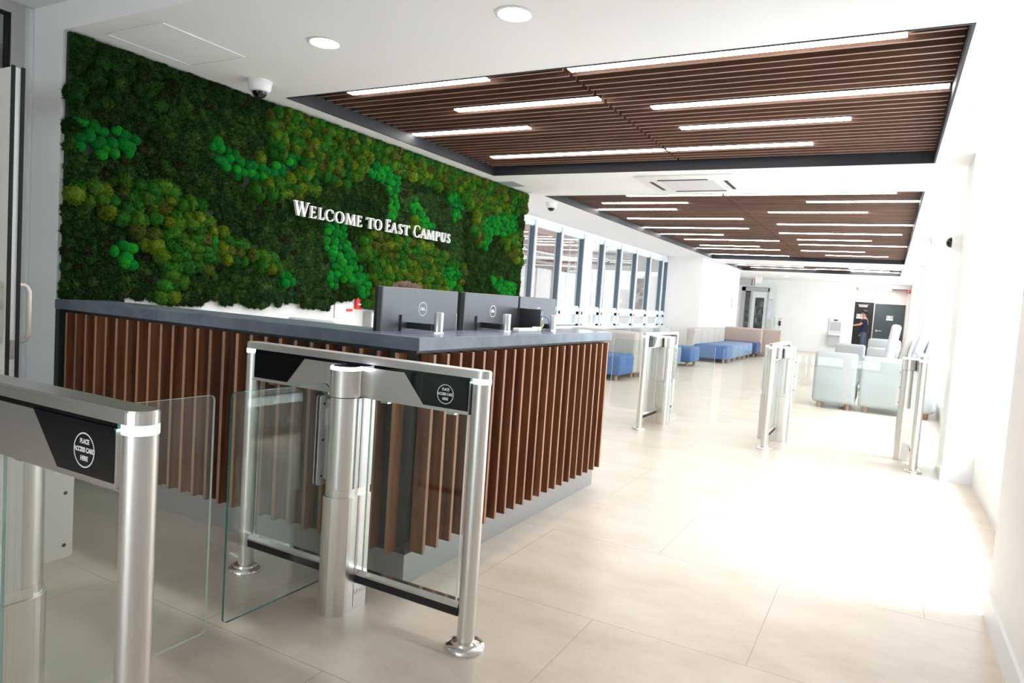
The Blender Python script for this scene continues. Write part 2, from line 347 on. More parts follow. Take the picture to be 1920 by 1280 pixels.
# left window wall frames
W0, WN, WP = 8.65, 9.75, 1.112
mull = [9.76+1.112*k for k in range(9)]
mb = MB(); gk = MB(); mb.box(-5.66, -5.56, 8.6, 19.2, 2.62, 2.69).box(-5.66, -5.56, 8.6, 19.2, .79, .83).box(-5.66, -5.56, 8.6, 19.2, 1.12, 1.20)
for y in mull + [8.63, 19.16]:
    mb.box(-5.68, -5.54, y-.035, y+.035, .79, 2.69)
edges = [8.63]+mull+[19.16]
for a, b in zip(edges[:-1], edges[1:]):
    if b-a < .2: continue
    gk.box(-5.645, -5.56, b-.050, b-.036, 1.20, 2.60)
    mb.box(-5.655, -5.575, a+.035, a+.075, 1.20, 2.62).box(-5.655, -5.575, a+.035, b-.035, 2.59, 2.62).box(-5.655, -5.575, a+.035, b-.035, 1.20, 1.23)
    for yy0, yy1 in ((a+.035, a+.17), (b-.17, b-.035)): mb.box(-5.65, -5.57, yy0, yy1, .83, 1.12)
    mb.box(-5.65, -5.57, a+.035, b-.035, 1.06, 1.12).box(-5.65, -5.57, a+.035, b-.035, .83, .87)
    mb.box(-5.565, -5.545, (a+b)/2-.05, (a+b)/2+.05, 1.135, 1.16)
w5 = struct(mb.build('window_5', 'window_frame'))
gk.build('window_reveal', 'frame_shade', w5)  # dark strips painting in the mullions' shaded, gasketed sides
MB().box(-5.62, -5.612, 8.65, 19.15, .84, 2.6).build('window_glass', 'window_glass', w5)
sbox('trim_5', 'white_metal', (-5.6, -5.45, 8.6, 19.2, .765, .79))
# back wall glazed door
d2 = struct(empty('door_2', (-4.8, 29.6, 0)))
MB().box(-.60, -.45, -.05, .08, 0, 2.41).box(.43, .47, -.05, .08, 0, 2.41).box(-.60, .47, -.05, .08, 2.26, 2.41).box(-.24, -.17, -.05, .08, 0, 2.26).build('door_frame', 'grey_frame', d2)
MB().box(-.17, -.05, -.02, .03, 0, 2.25).box(.30, .43, -.02, .03, 0, 2.25).box(-.05, .30, -.02, .03, 2.0, 2.25).box(-.05, .30, -.02, .03, 0, .3).build('door_leaf', 'white_metal', d2)
MB().box(-.05, .30, 0, .01, .3, 2.0).box(-.45, -.24, 0, .01, 0.05, 2.2).build('door_glass', 'window_glass', d2)
# recess walls behind that door
sbox('wall_kitchenette', 'white_paint', (-5.6, -4.0, 30.9, 31.0, 0, 2.7), (-4.1, -4.0, 29.75, 30.9, 0, 2.7), (-5.7, -5.6, 29.75, 31, 0, 2.7), (-5.7, -4.0, 29.75, 31.0, 2.7, 2.8))
# alcove doors
def restroom_door(n, x0, x1, m, zt):
    d = struct(empty('door_%d' % n, (x0, 31.3, 0)))
    w_ = x1-x0
    MB().box(-.04, 0, -.03, 0, 0, zt+.04).box(w_, w_+.04, -.03, 0, 0, zt+.04).box(0, w_, -.03, 0, zt, zt+.04).build('door_frame', m, d)
    MB().box(0, w_, -.022, -.004, .01, zt).build('door_leaf', m, d)
    return d
d3 = restroom_door(3, -1.55, -.60, 'black_door', 2.06)
MB().box(.45, .76, -.09, -.022, 1.90, 1.99).box(.40, .80, -.12, -.10, 1.985, 2.0).build('door_closer', 'grey_plastic', d3)
d4 = restroom_door(4, -.48, .50, 'dark_green_door', 2.03)
mb = MB().box(.06, .09, -.07, -.022, .95, 1.03); mb.box(.06, .26, -.085, -.068, .98, 1.0); mb.build('lever_handle', 'silver', d4)
# ---------------------------------------------------------------- slatted ceiling panels with light bars
def slat_panel(P, lights, label, y_first):
    xa, xb, ya, yb = P; e = empty('slatted_ceiling_panel', ((xa+xb)/2, (ya+yb)/2, H))
    tag(e, label, 'ceiling panel', 'recessed slatted ceiling panels'); ox, oy = (xa+xb)/2, (ya+yb)/2
    t = .014
    MB().box(xa-ox, xa-ox+t, ya-oy, yb-oy, -.004, .32).box(xb-ox-t, xb-ox, ya-oy, yb-oy, -.004, .32).box(xa-ox+t, xb-ox-t, ya-oy, ya-oy+t, -.004, .32).box(xa-ox+t, xb-ox-t, yb-oy-t, yb-oy, -.004, .32).build('frame', 'black_fascia', e)
    MB().box(xa-ox+t, xb-ox-t, ya-oy+t, yb-oy-t, .30, .318).build('backing', 'ceiling_void', e)
    n = int((yb-y_first-.03)/.11)+1; jx = -2.065
    for sx0, sx1 in ((xa+t+.004, jx-.012), (jx+.012, xb-t-.004)):
        mb = MB()
        for k in range(n):
            y = y_first+.11*k
            segs = [(sx0, sx1)]
            for lx0, lx1, ly in lights:
                if abs(ly-y) < .055:
                    ns = []
                    for a, b in segs:
                        if lx1 <= a or lx0 >= b: ns.append((a, b))
                        else:
                            if lx0-a > .03: ns.append((a, lx0-.004))
                            if b-lx1 > .03: ns.append((lx1+.004, b))
                    segs = ns
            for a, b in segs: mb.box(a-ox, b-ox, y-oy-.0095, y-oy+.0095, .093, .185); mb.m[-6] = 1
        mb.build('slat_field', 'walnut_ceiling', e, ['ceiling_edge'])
    cr = MB()
    for x in (xa+.5, -2.065, xb-.5, (xa-2.065)/2, (xb-2.065)/2): cr.box(x-ox-.02, x-ox+.02, ya-oy+t, yb-oy-t, .187, .215)
    cr.build('carrier_rail', 'black_matte', e)
    for lx0, lx1, ly in lights:
        y = y_first+.11*round((ly-y_first)/.11)
        hb = MB().box(lx0-ox, lx1-ox, y-oy-.040, y-oy+.040, .100, .18).build('light_bar', 'near_black', e)
        MB().box(lx0-ox+.002, lx1-ox-.002, y-oy-.038, y-oy+.038, .091, .0998).build('diffuser', 'lamp_white', hb)
    return e
slat_panel(P1, [(-3.96, -2.67, 4.30), (-2.03, -.045, 4.30), (-3.37, -2.07, 4.97), (-1.765, .21, 5.30), (-4.30, -3.01, 5.64), (-1.715, -.39, 5.97), (-4.05, -2.08, 6.68), (-2.05, -.73, 6.68)],
           'nearest walnut slatted ceiling recess with a deep black edge, beside the moss wall', 4.08)
slat_panel(P2, [(-3.405, -2.083, 9.38), (-2.05, -.05, 9.38), (-1.106, .2, 10.07), (-4.026, -2.71, 10.09), (-1.736, -.395, 11.08), (-4.34, -3.05, 10.77), (-4.228, -2.24, 11.80), (-1.80, .2, 12.45),
                (-4.35, -2.38, 13.15), (-1.94, .07, 13.84), (-4.34, -3.06, 14.23), (-4.1, -2.13, 15.24), (-1.746, -.42, 14.9), (-1.82, .19, 15.95), (-4.07, -2.73, 16.6), (-4.34, -2.39, 17.33),
                (-1.92, -.6, 17.28), (-1.48, -.14, 18.4), (-4.35, -2.38, 19.03)], 'long middle walnut slatted ceiling recess above the blue sofas', 8.86)
slat_panel(P3, [(-3.77, -2.86, 22.2), (-4.39, -2.43, 22.9), (-4.15, -2.15, 23.9), (-2.14, -.11, 23.6), (-1.17, .17, 22.75), (-1.17, .17, 24.0)], 'farthest walnut slatted ceiling recess, short, before the back wall', 21.25)
# downlights
for (x, y), lab in (((-3.127, 3.155), 'round recessed downlight nearer the moss wall'), ((-1.826, 3.163), 'round recessed downlight over the reception desk corner, right of its twin'), ((-3.39, 26.77), 'small round downlight far back, near the exit sign')):
    e = empty('downlight', (x, y, H)); tag(e, lab, 'ceiling light', 'round recessed downlights')
    MB().lathe([(.098, 0), (.104, -.004), (.088, -.007), (.080, -.002)], n=40, cap=False).build('trim_ring', 'white_plastic', e)
    MB().lathe([(.0, -.0045), (.080, -.0045)], n=40, cap=False).build('lens', 'downlight_lens', e)
    lp = bpy.data.lights.new('downlight_lamp', 'SPOT'); lp.energy = 55; lp.spot_size = 2.3; lp.spot_blend = .8; lp.shadow_soft_size = .07; lp.color = (1, .97, .93)
    lo = bpy.data.objects.new('downlight_lamp', lp); COL.objects.link(lo); lo.parent = e; lo.location = (0, 0, -.02)
# access hatch, air grille, cassette
e = empty('ceiling_access_panel', (-4.12, 2.885, H)); tag(e, 'flush white access hatch in the ceiling above the left end of the moss wall', 'access panel')
MB().box(-.265, .265, -.285, .285, -.003, .0).build('hatch', 'ceiling_paint', e)
MB().box(-.273, -.266, -.292, .292, -.006, 0).box(.266, .273, -.292, .292, -.006, 0).box(-.266, .266, -.292, -.286, -.006, 0).box(-.266, .266, .286, .292, -.006, 0).build('frame', 'white_plastic', e)
mb = MB().box(-.16, .16, -.17, .17, -.004, 0)
for k in range(9): mb.box(-.14, .14, -.15+.035*k, -.138+.035*k, -.010, -.004)
o = mb.build('air_grille', 'grey_plastic'); o.location = (-4.42, 7.82, H); tag(o, 'grey square air grille in the ceiling at the far end of the moss wall', 'vent')
e = empty('air_conditioning_cassette', (-2.11, 8.02, H)); tag(e, 'square white four-way air conditioning cassette between the first two slatted recesses', 'air conditioner')
MB().rbox(-.54, .54, -.52, .54, -.022, 0, .008).build('fascia', 'white_plastic', e)
MB().box(-.30, .30, -.27, .30, -.027, -.022).build('grille', 'hvac_grille', e)
for a in ((-.32, .24, -.36, -.315), (-.30, .30, .36, .40), (.395, .435, -.25, .28), (-.44, -.40, -.25, .28)):
    s_ = MB().box(*a, -.026, -.0221).build('air_slot', 'black_matte', e)
MB().box(.445, .452, -.25, .28, -.032, -.022).box(.375, .382, -.25, .28, -.032, -.022).build('louvre', 'white_plastic', e)
for x, y, lab in ((-.5, 7.93, 'faint round cover plate on the ceiling between the first two slatted recesses'), (.40, 5.5, 'faint round cover plate on the ceiling near the right edge')):
    o = MB().lathe([(.05, 0), (.055, -.003), (.05, -.005)], n=28).build('ceiling_cover_plate', 'white_plastic'); o.location = (x, y, H); tag(o, lab, 'cover plate')
# dome cameras
def dome_cam(loc, rot, label, s=1.0):
    e = empty('dome_camera', loc); e.rotation_euler = rot; e.scale = (s, s, s); tag(e, label, 'security camera', 'white dome security cameras')
    MB().lathe([(.088, 0), (.088, -.012), (.084, -.014), (.083, -.05), (.072, -.072), (.058, -.078)], n=36).build('housing', 'white_plastic', e)
    pr = [(.052*math.cos(a), -.079-.045*math.sin(a)) for a in [i*math.pi/2/8 for i in range(9)]]
    MB().lathe(pr, n=36, cap=False).build('dome', 'dome_glass', e)
    lens = MB().lathe([(.022, 0), (.022, .03), (.015, .034), (.0, .034)], n=20, cap=False, M=Matrix.Translation((.005, -.01, -.085)) @ Matrix.Rotation(2.3, 4, 'Y'))
    lens.lathe([(.04, -.079), (.036, -.098), (.02, -.112), (.0, -.115)], n=24, cap=False); lens.build('lens', 'near_black', e)
dome_cam((-4.19, 3.60, H), (0, 0, 0), 'white ceiling dome camera nearest the left end of the moss wall')
dome_cam((-4.565, 9.38, H), (0, 0, 0), 'white ceiling dome camera in front of the tall left windows')
dome_cam((.51, 7.40, 2.07), (0, math.pi/2, 0), 'white dome camera fixed to the side of the right column', .95)
# ================================================================ TURNSTILES
def arc(cx, cy, r, a0, a1, n=14): return [(cx+r*math.cos(math.radians(a0+(a1-a0)*i/n)), cy+r*math.sin(math.radians(a0+(a1-a0)*i/n))) for i in range(n+1)]
XY = lambda a, b, h: (a, b, h)
def turnstile(name, loc, rz, sides, label, logo=True, cy=.09, tip=.59, gx=.078, pw_=.085, edge='glass_edge_light'):
    e = empty(name, loc, rz); tag(e, label, 'turnstile', 'stainless steel speed gate turnstiles with glass wings')
    L = .5875
    for s in (-1, 1):
        p = MB().cyl(s*L, 0, .02, .985, .0335, 40).build('post', 'steel_vertical', e)
        MB().lathe([(.074, 0), (.074, .012), (.070, .017), (.052, .021), (.050, .030), (.036, .034)], s*L, 0, 44).build('flange', 'steel_polished', p)
        MB().lathe([(.0345, .984), (.0345, 1.004)], s*L, 0, 40).build('light_band', 'led_green', p)
    # top rail: flat bar with rounded ends, black recessed strip below it, deep side fascia
    n = .0345
    poly = arc(L, 0, n, -90, 90)+arc(-L, 0, n, 90, 270)
    pi = arc(L, 0, n-.003, -90, 90)+arc(-L, 0, n-.003, 90, 270)
    tr = MB().prism(poly, XY, 1.004, 1.029).prism(pi, XY, 1.029, 1.032).build('top_rail', 'steel_flat', e)
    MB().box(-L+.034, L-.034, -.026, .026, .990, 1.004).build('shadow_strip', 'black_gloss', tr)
    fa = MB().box(-L+.034, L-.034, -.0285, .0285, .868, .990).box(-L-.012, L+.012, -.029, .029, .868, .8705).build('side_fascia', 'steel_flat', e)
    for s in (-1, 1):
        XZ = lambda a, b, h: (a, b, 0)
        for sx in (-1, 1):
            x_out = sx*(L-.036)
            poly = [(x_out, .992), (x_out, .881), (sx*.355, .881), (sx*.258, .992)]
            f = lambda a, b, h: (a, s*h, b)
            MB().prism(poly, f, .0287, .0305).build('reader_panel', 'black_gloss', fa)
        if logo:
            cx = .452; r = (1, 0, 0) if s < 0 else (-1, 0, 0)
            xx = cx if s < 0 else -cx
            M0 = basis(r, (0, 0, 1), (xx, s*.0307, .932))
            rg = MB(); n_ = 48; vs = []; fs = []
            for i in range(n_):
                a = 2*math.pi*i/n_
                for rr in (.0335, .0365): vs.append(M0 @ Vector((rr*math.cos(a), rr*math.sin(a), .0006)))
            for i in range(n_): j = (i+1) % n_; fs.append((2*i, 2*i+1, 2*j+1, 2*j))
            rg.add(vs, fs).build('logo_ring', 'print_white', fa)
            for k, t_ in enumerate(('PLACE', 'ACCESS CARD', 'HERE')):
                text_obj('lettering', t_, .0135, 'print_white', fa, M0 @ Matrix.Translation((0, .0175-.0175*k, 0)) @ Matrix.Diagonal((.82, 1, 1, 1)), .0003, .0006)
    # lower rail and infill glass
    prof = lambda a, b, h: (h, a, b)
    br = MB()
    for x0, x1 in ((-L+.03, -.06), (.06, L-.03)):
        br.prism([(.022, .150), (.022, .158), (.012, .172), (-.012, .172), (-.022, .158), (-.022, .150)], prof, x0, x1)
        br.box(x0, x1, -.022, .022, .117, .120)
    br.build('lower_rail', 'steel_polished', e)
    MB().box(-L+.03, -.06, -.0215, .0215, .120, .150).box(.06, L-.03, -.0215, .0215, .120, .150).build('lower_rail_insert', 'black_rubber', e)
    for x0, x1 in ((-L+.052, -.085), (.085, L-.052)):
        g = MB().box(x0, x1, -.004, .004, .165, .868).build('infill_glass', 'clear_glass', e)
        MB().box(x0-.002, x0, -.0045, .0045, .165, .868).box(x1, x1+.002, -.0045, .0045, .165, .868).box(x0, x1, -.0045, .0045, .163, .165).build('glass_edge', 'glass_edge_light', g)
        for xc in (x0+.07, x1-.07): MB().box(xc-.018, xc+.018, -.010, .010, .856, .8675).build('glass_clip', 'steel_polished', g)
    # pedestal
    both = len(sides) == 2
    r = .062
    def plan(rr, back):
        if both: return arc(0, -cy, rr, 180, 360)+arc(0, cy, rr, 0, 180)
        s = sides[0]
        p = arc(0, -cy, rr, 180, 360)+[(rr, back), (-rr, back)]
        return p if s < 0 else [(-a, -b) for a, b in p]
    pd = MB().prism(plan(.0655, .050), XY, 0, .475).build('pedestal', 'steel_vertical', e)
    MB().prism(plan(.0572, .050), XY, .4755, .5045).build('barrel_collar', 'steel_vertical', pd); hd = MB()
    for s in sides:
        MB().lathe([(.057, .505), (.057, .868)], 0, s*cy, 44).build('hinge_barrel', 'steel_vertical', pd)
        MB().lathe([(.062, .872), (.062, .975), (.060, .977)], 0, s*cy, 44).build('barrel_cap', 'steel_vertical', pd)
        MB().lathe([(.0605, .977), (.0605, .987), (.058, .990)], 0, s*cy, 44).build('light_ring', 'led_white', pd)
        MB().lathe([(.0, .9902), (.050, .9902), (.055, .9905)], 0, s*cy, 32, cap=False).build('barrel_top', 'steel_polished', pd)
    if both: core = [(-.062, -.06), (.062, -.06), (.062, .06), (-.062, .06)]
    elif sides[0] < 0: core = [(-.062, -.05), (.062, -.05), (.062, .050), (-.062, .050)]
    else: core = [(-.062, -.050), (.062, -.050), (.062, .05), (-.062, .05)]
    yb = [q[1] for q in core]
    hd.box(-.062, .062, min(yb)+.0, max(yb), .505, .867)
    hd.build('pedestal_core', 'brushed_panel', pd)
    sb = MB()
    for s in (-1, 1):
        sb.box(s*.0626-.0006, s*.0626+.0006, min(yb)+.022, min(yb)+.0235, .505, .866)
        sb.box(s*.066-.0004, s*.066+.0004, min(yb)+.022, min(yb)+.0232, .02, .475)
    sb.build('panel_seam', 'near_black', pd)
    for s in (-1, 1):
        yc = (min(yb)+max(yb))/2+.012
        text_obj('maker_mark', 'ARVGE', .028, 'grey_plastic', pd, basis((0, s, 0), (0, 0, 1), (s*.0660, yc, .075)), .0002) if s > 0 else None
    # glass wings
    for s in sides:
        y0, y1 = s*(cy-.01), s*.535
        cr_ = .018
        ya, yb2 = s*(cy+.023), s*tip
        c = lambda cx, cz, a0, a1: [(cx+s*cr_*math.cos(math.radians(a)), cz+cr_*math.sin(math.radians(a))) for a in [a0+(a1-a0)*i/6 for i in range(7)]]
        poly = [(ya, .10), (ya, .865), (s*.03, .875), (s*.03, .92)][:2]
        outer = [(s*(cy-.03), .105), (s*(cy-.03), .870), (s*(cy+.03), .915)] + c(yb2-s*cr_, .915-cr_, 90, 0) + c(yb2-s*cr_, .105+cr_, 0, -90)
        f = lambda a, b, h: (gx+h, a, b)
        n0 = len(outer)
        wv = [f(a, b, -.005) for a, b in outer]+[f(a, b, .005) for a, b in outer]
        wf_ = [tuple(range(n0)), tuple(range(n0, 2*n0))]+[(i, (i+1) % n0, n0+(i+1) % n0, n0+i) for i in range(n0)]
        g = mesh_obj('glass_wing', wv, wf_, 'clear_glass', e, mats=[edge], fm=[0, 0]+[1]*n0)
        pl = MB()
        pw = cy+pw_; p1 = [(s*(cy-.03), .51), (s*(cy-.03), .866), (s*(pw-.006), .866), (s*pw, .860), (s*pw, .516), (s*(pw-.006), .51)]
        for h0, h1 in ((-.011, -.0055), (.0055, .011)): pl.prism(p1, f, h0, h1)
        sg_ = -1 if gx > 0 else 1; pl.box(min(gx+sg_*.0055, gx+sg_*.035), max(gx+sg_*.0055, gx+sg_*.035), s*cy-.012, s*cy+.012, .53, .85)
        pl_o = pl.build('wing_clamp', 'brushed_panel', e)
        for z in (.545, .69, .835):
            for h in (-.0112, .0112):
                sc = MB().lathe([(0, 0), (.005, 0), (.005, .001), (0, .0012)], n=12, cap=False, M=Matrix.Translation((gx+h, s*(pw-.022), z)) @ Matrix.Rotation(math.copysign(math.pi/2, h), 4, 'Y')); sc.build('screw', 'near_black', pl_o)
        MB().box(gx+.0110, gx+.0114, s*(pw-.04)-.010, s*(pw-.04)+.010, .745, .815).build('sticker', 'paper_white', pl_o)
    return e
N2Y = 2.135; N1Y = .845
turnstile('turnstile', (-1.853, N2Y, 0), 0, [-1], 'stainless steel glass-wing turnstile standing in front of the reception desk corner', cy=.062, tip=.535, gx=-.078, pw_=.062, edge='glass_edge')
turnstile('turnstile', (-1.866, N1Y, 0), 0, [1], 'nearest turnstile, cut by the lower left corner, with its large PLACE ACCESS CARD HERE reader', cy=.070, tip=.685, gx=-.064, pw_=.165)
R90 = math.pi/2
turnstile('turnstile', (-2.225, 7.65, 0), R90, [-1, 1], 'far turnstile left of the corridor, beside the end of the reception desk')
turnstile('turnstile', (-.955, 7.65, 0), R90, [-1, 1], 'far turnstile standing in the middle of the corridor')
turnstile('turnstile', (.305, 7.65, 0), R90, [1], 'far turnstile on the right, next to the white column')
o = MB().box(-2.235, -2.215, 7.9, 8.2, 1.0325, 1.036).build('reader_indicator', 'led_red'); 
o.parent = bpy.data.objects['turnstile.002']; o.matrix_parent_inverse = (Matrix.Translation((-2.225, 7.65, 0)) @ Matrix.Rotation(R90, 4, 'Z')).inverted()
# ================================================================ RECEPTION DESK
dk = empty('reception_desk', (-1.78, 2.42, 0)); tag(dk, 'long L-shaped walnut slatted reception desk with slate grey counter', 'reception desk')
dinv = Matrix.Translation((1.78, -2.42, 0))
def dpart(mb, name, m, parent=dk, mats=None):
    o = mb.build(name, m, None, mats); o.data.transform(dinv); o.parent = parent; return o
dpart(MB().box(-4.43, -1.776, 2.42, 2.50, 0, .147).box(-1.86, -1.776, 2.50, 4.63, 0, .147), 'plinth', 'plinth_metal')
dpart(MB().box(-3.562, -3.559, 2.4185, 2.42, 0, .147), 'plinth_joint', 'near_black')
dpart(MB().box(-4.43, -1.765, 2.409, 2.56, .147, 1.048).box(-1.86, -1.765, 2.56, 4.64, .147, 1.048), 'carcass', 'charcoal_panel')
def ctop(x0, x1, y0, y1): return MB().rbox(x0, x1, y0, y1, 1.050, 1.107, .003, 1)
cm = MB()
cm.prism([(-4.44, 2.355), (-3.4585, 2.355), (-3.4585, 2.70), (-4.44, 2.70)], XY, 1.050, 1.107)
cm.prism([(-3.4565, 2.355), (-1.715, 2.355), (-1.715, 4.665), (-2.03, 4.665), (-2.03, 2.70), (-3.4565, 2.70)], XY, 1.050, 1.107)
ct = dpart(cm, 'countertop', 'slate_stone')
md = ct.modifiers.new('bevel', 'BEVEL'); md.width = .0025; md.segments = 2
dpart(MB().box(-4.44, -4.395, 2.36, 2.44, 0, 1.048), 'end_panel', 'charcoal_panel')
ns = 26; sl = MB()
for k in range(ns):
    x = -1.825-.0992*k
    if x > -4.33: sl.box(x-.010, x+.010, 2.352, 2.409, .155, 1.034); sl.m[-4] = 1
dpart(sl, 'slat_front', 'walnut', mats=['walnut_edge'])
sl = MB()
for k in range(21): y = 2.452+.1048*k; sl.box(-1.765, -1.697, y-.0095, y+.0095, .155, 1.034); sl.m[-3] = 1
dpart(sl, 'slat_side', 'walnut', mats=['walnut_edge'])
dpart(MB().box(-3.545, -3.520, 2.400, 2.4085, .86, .955), 'lock_plate', 'silver')
dpart(MB().box(-3.552, -3.513, 2.4086, 2.4092, .85, .965), 'lock_recess', 'near_black')
# working surface and inner wall behind the counter
dpart(MB().box(-4.55, -2.10, 2.56, 3.25, .72, .745).box(-2.62, -1.87, 3.25, 4.63, .72, .745), 'work_surface', 'white_plastic')
dpart(MB().box(-4.50, -2.06, 2.57, 2.60, .745, 1.048).box(-1.90, -1.87, 2.60, 4.63, .745, 1.048).box(-2.6, -1.87, 4.60, 4.63, 0, .72), 'inner_panel', 'white_plastic')
dpart(MB().box(-1.7, -1.6965, 4.546, 4.548, .80, .88), 'edge_tag', 'paper_white')
# monitors: stand on clamp posts on the counter
def monitor(y0, y1, x, yaw, label, post, zt=1.315, hgt=.36):
    e = empty('desktop_monitor', (x, (y0+y1)/2, 0), yaw); tag(e, label, 'monitor', 'monitors on the reception desk')
    hw = (y1-y0)/2
    sh = MB(); sh.box(-.032, .0, -hw, hw, zt-hgt, zt)
    b = sh.build('rear_shell', 'monitor_grey', e); mdf = b.modifiers.new('bevel', 'BEVEL'); mdf.width = .004; mdf.segments = 2
    MB().box(-.046, -.0325, -hw, hw, zt-hgt, zt).build('screen_edge', 'near_black', e)
    MB().box(-.0475, -.0462, -hw+.008, hw-.008, zt-hgt+.012, zt-.008).build('screen', 'black_gloss', e)
    lc = (0.0008, 0, zt-.100)
    M0 = basis((0, 1, 0), (0, 0, 1), lc); n_ = 40; vs = []; fs = []
    for i in range(n_):
        a = 2*math.pi*i/n_
        for rr in (.0315, .0355): vs.append(M0 @ Vector((rr*math.cos(a), rr*math.sin(a), 0)))
    for i in range(n_): j = (i+1) % n_; fs.append((2*i, 2*i+1, 2*j+1, 2*j))
    MB().add(vs, fs).build('logo_ring', 'print_white', b)
    text_obj('logo_lettering', 'DELL', .021, 'print_white', b, M0, .0003, .0008, .95)
    px, py = post[0]-x, post[1]-(y0+y1)/2
    py2 = py; R = Matrix.Rotation(-yaw, 4, 'Z'); pv = R @ Vector((px, py, 0)); px, py = pv.x, pv.y
    MB().lathe([(.0225, 1.108), (.0225, 1.205), (.020, 1.208)], px, py, 28).build('stand_post', 'silver', e)
    MB().box(px-.02, px+.02, py-.06, py+.02, 1.1075, 1.115).build('clamp_foot', 'silver', e)
    MB().box(.010, px-.015, py-.042, py-.014, 1.120, 1.150).build('arm', 'near_black', e)
    MB().box(.0006, .010, py-.085, py+.015, 1.095, 1.185).build('mounting_plate', 'monitor_grey', e)
    return e
monitor(2.51, 3.145, -2.05, 0, 'leftmost dark grey monitor on the desk, seen from behind, largest of the three', (-1.885, 2.735))
monitor(3.215, 3.84, -2.05, 0, 'middle monitor of the three on the desk, grey back toward the camera', (-1.895, 3.425))
monitor(3.865, 4.40, -2.05, 0, 'rightmost monitor of the three, behind a small upright computer', (-1.90, 4.045))
# mini computer standing on edge, power strip, cables
e = empty('mini_computer', (-1.94, 3.86, 1.107)); tag(e, 'small black computer standing upright on the counter before the right monitor', 'computer')
b_ = MB().rbox(-.10, .050, -.022, .022, .0, .135, .005).build('case', 'near_black', e)
MB().box(.0503, .0515, -.019, .019, .01, .125).build('port_plate', 'black_gloss', e)
MB().box(.0516, .055, -.008, .008, .07, .086).build('port', 'silver', e)
o = MB().tube([(-1.883, 3.855, 1.16), (-1.865, 3.845, 1.15), (-1.862, 3.82, 1.135), (-1.868, 3.79, 1.128)], .0028, 8).build('power_cable', 'yellow_cable'); tag(o, 'short yellowish cable from the upright computer to the power strip', 'cable')
o = MB().tube([(-1.885, 3.875, 1.20), (-1.86, 3.885, 1.19), (-1.85, 3.89, 1.15), (-1.85, 3.9, 1.112)], .0022, 8).build('network_cable', 'blue_cable'); tag(o, 'thin blue cable hanging down beside the upright computer', 'cable')
e = empty('power_strip', (-1.885, 3.66, 1.107)); tag(e, 'white power strip lying on the counter beside the middle monitor post', 'power strip')
MB().rbox(-.02, .02, -.14, .11, .0, .022, .004).build('strip_body', 'white_plastic', e)
MB().rbox(-.023, .023, .1105, .15, .0, .028, .004).build('plug_end', 'white_plastic', e)
# items behind the desk
e = empty('storage_cabinet', (-4.37, 5.15, 0)); tag(e, 'grey metal cabinet against the wall below the moss', 'cabinet')
MB().box(-.229, -.13, .195, .60, .02, 1.068).build('body', 'grey_plastic', e)
MB().box(-.1295, -.118, .20, .395, .04, 1.055).box(-.1295, -.118, .40, .595, .04, 1.055).build('cabinet_door', 'white_plastic', e)
MB().box(-.1175, -.108, .37, .38, .80, .90).build('handle', 'silver', e)
o = MB().lathe([(.055, .0), (.07, .26), (.072, .27)], n=24).build('waste_bin', 'black_matte'); o.location = (-4.08, 5.60, .745); tag(o, 'small black container behind the left monitor, beside the cabinet', 'container')
tb = empty('side_table', (-4.00, 5.75, 0)); tag(tb, 'white side table behind the desk carrying a small black container', 'table')
MB().box(-.20, .30, -.25, .35, .715, .745).build('tabletop', 'white_plastic', tb)
for x in (-.18, .28):
    for y in (-.23, .33): MB().box(x-.015, x+.015, y-.015, y+.015, 0, .714).build('leg', 'silver', tb)
e = empty('fire_alarm_station', (-4.60, 5.25, 1.10)); tag(e, 'red fire alarm pull station on the wall just under the moss', 'fire alarm')
MB().rbox(0, .035, -.045, .045, -.01, .105, .006).build('body', 'red_plastic', e)
MB().box(.0352, .046, -.032, .032, .03, .045).build('pull_bar', 'paper_white', e)
MB().rbox(.0, .02, -.17, -.08, -.035, -.01, .004).build('tag_plate', 'red_plastic', e)
o = MB().box(-4.60, -4.585, 4.93, 5.12, 1.00, 1.13).build('wall_box', 'white_plastic'); tag(o, 'white square wall box left of the red alarm', 'wall box')
# low back of a task chair behind the counter
def task_chair(loc, rz, label, bz=1.13):
    e = empty('task_chair', loc, rz); tag(e, label, 'chair')
    MB().rbox(-.23, .23, -.23, .22, .44, .52, .03).build('seat', 'black_matte', e)
    MB().rbox(-.21, .21, .20, .255, .58, bz, .025).build('backrest', 'grey_plastic', e)
    MB().cyl(0, 0, .10, .44, .025, 16).build('column', 'near_black', e)
    for k in range(5):
        a = k*2*math.pi/5; MB().tube([(0, 0, .11), (.28*math.cos(a), .28*math.sin(a), .07)], .018, 8).build('base_leg', 'near_black', e)
        MB().cyl(.28*math.cos(a), .28*math.sin(a), 0.0, .055, .022, 12).build('caster', 'black_rubber', e)
    return e
task_chair((-3.56, 3.38, 0), 0.05, 'grey-backed task chair whose top just shows over the counter', 1.058)
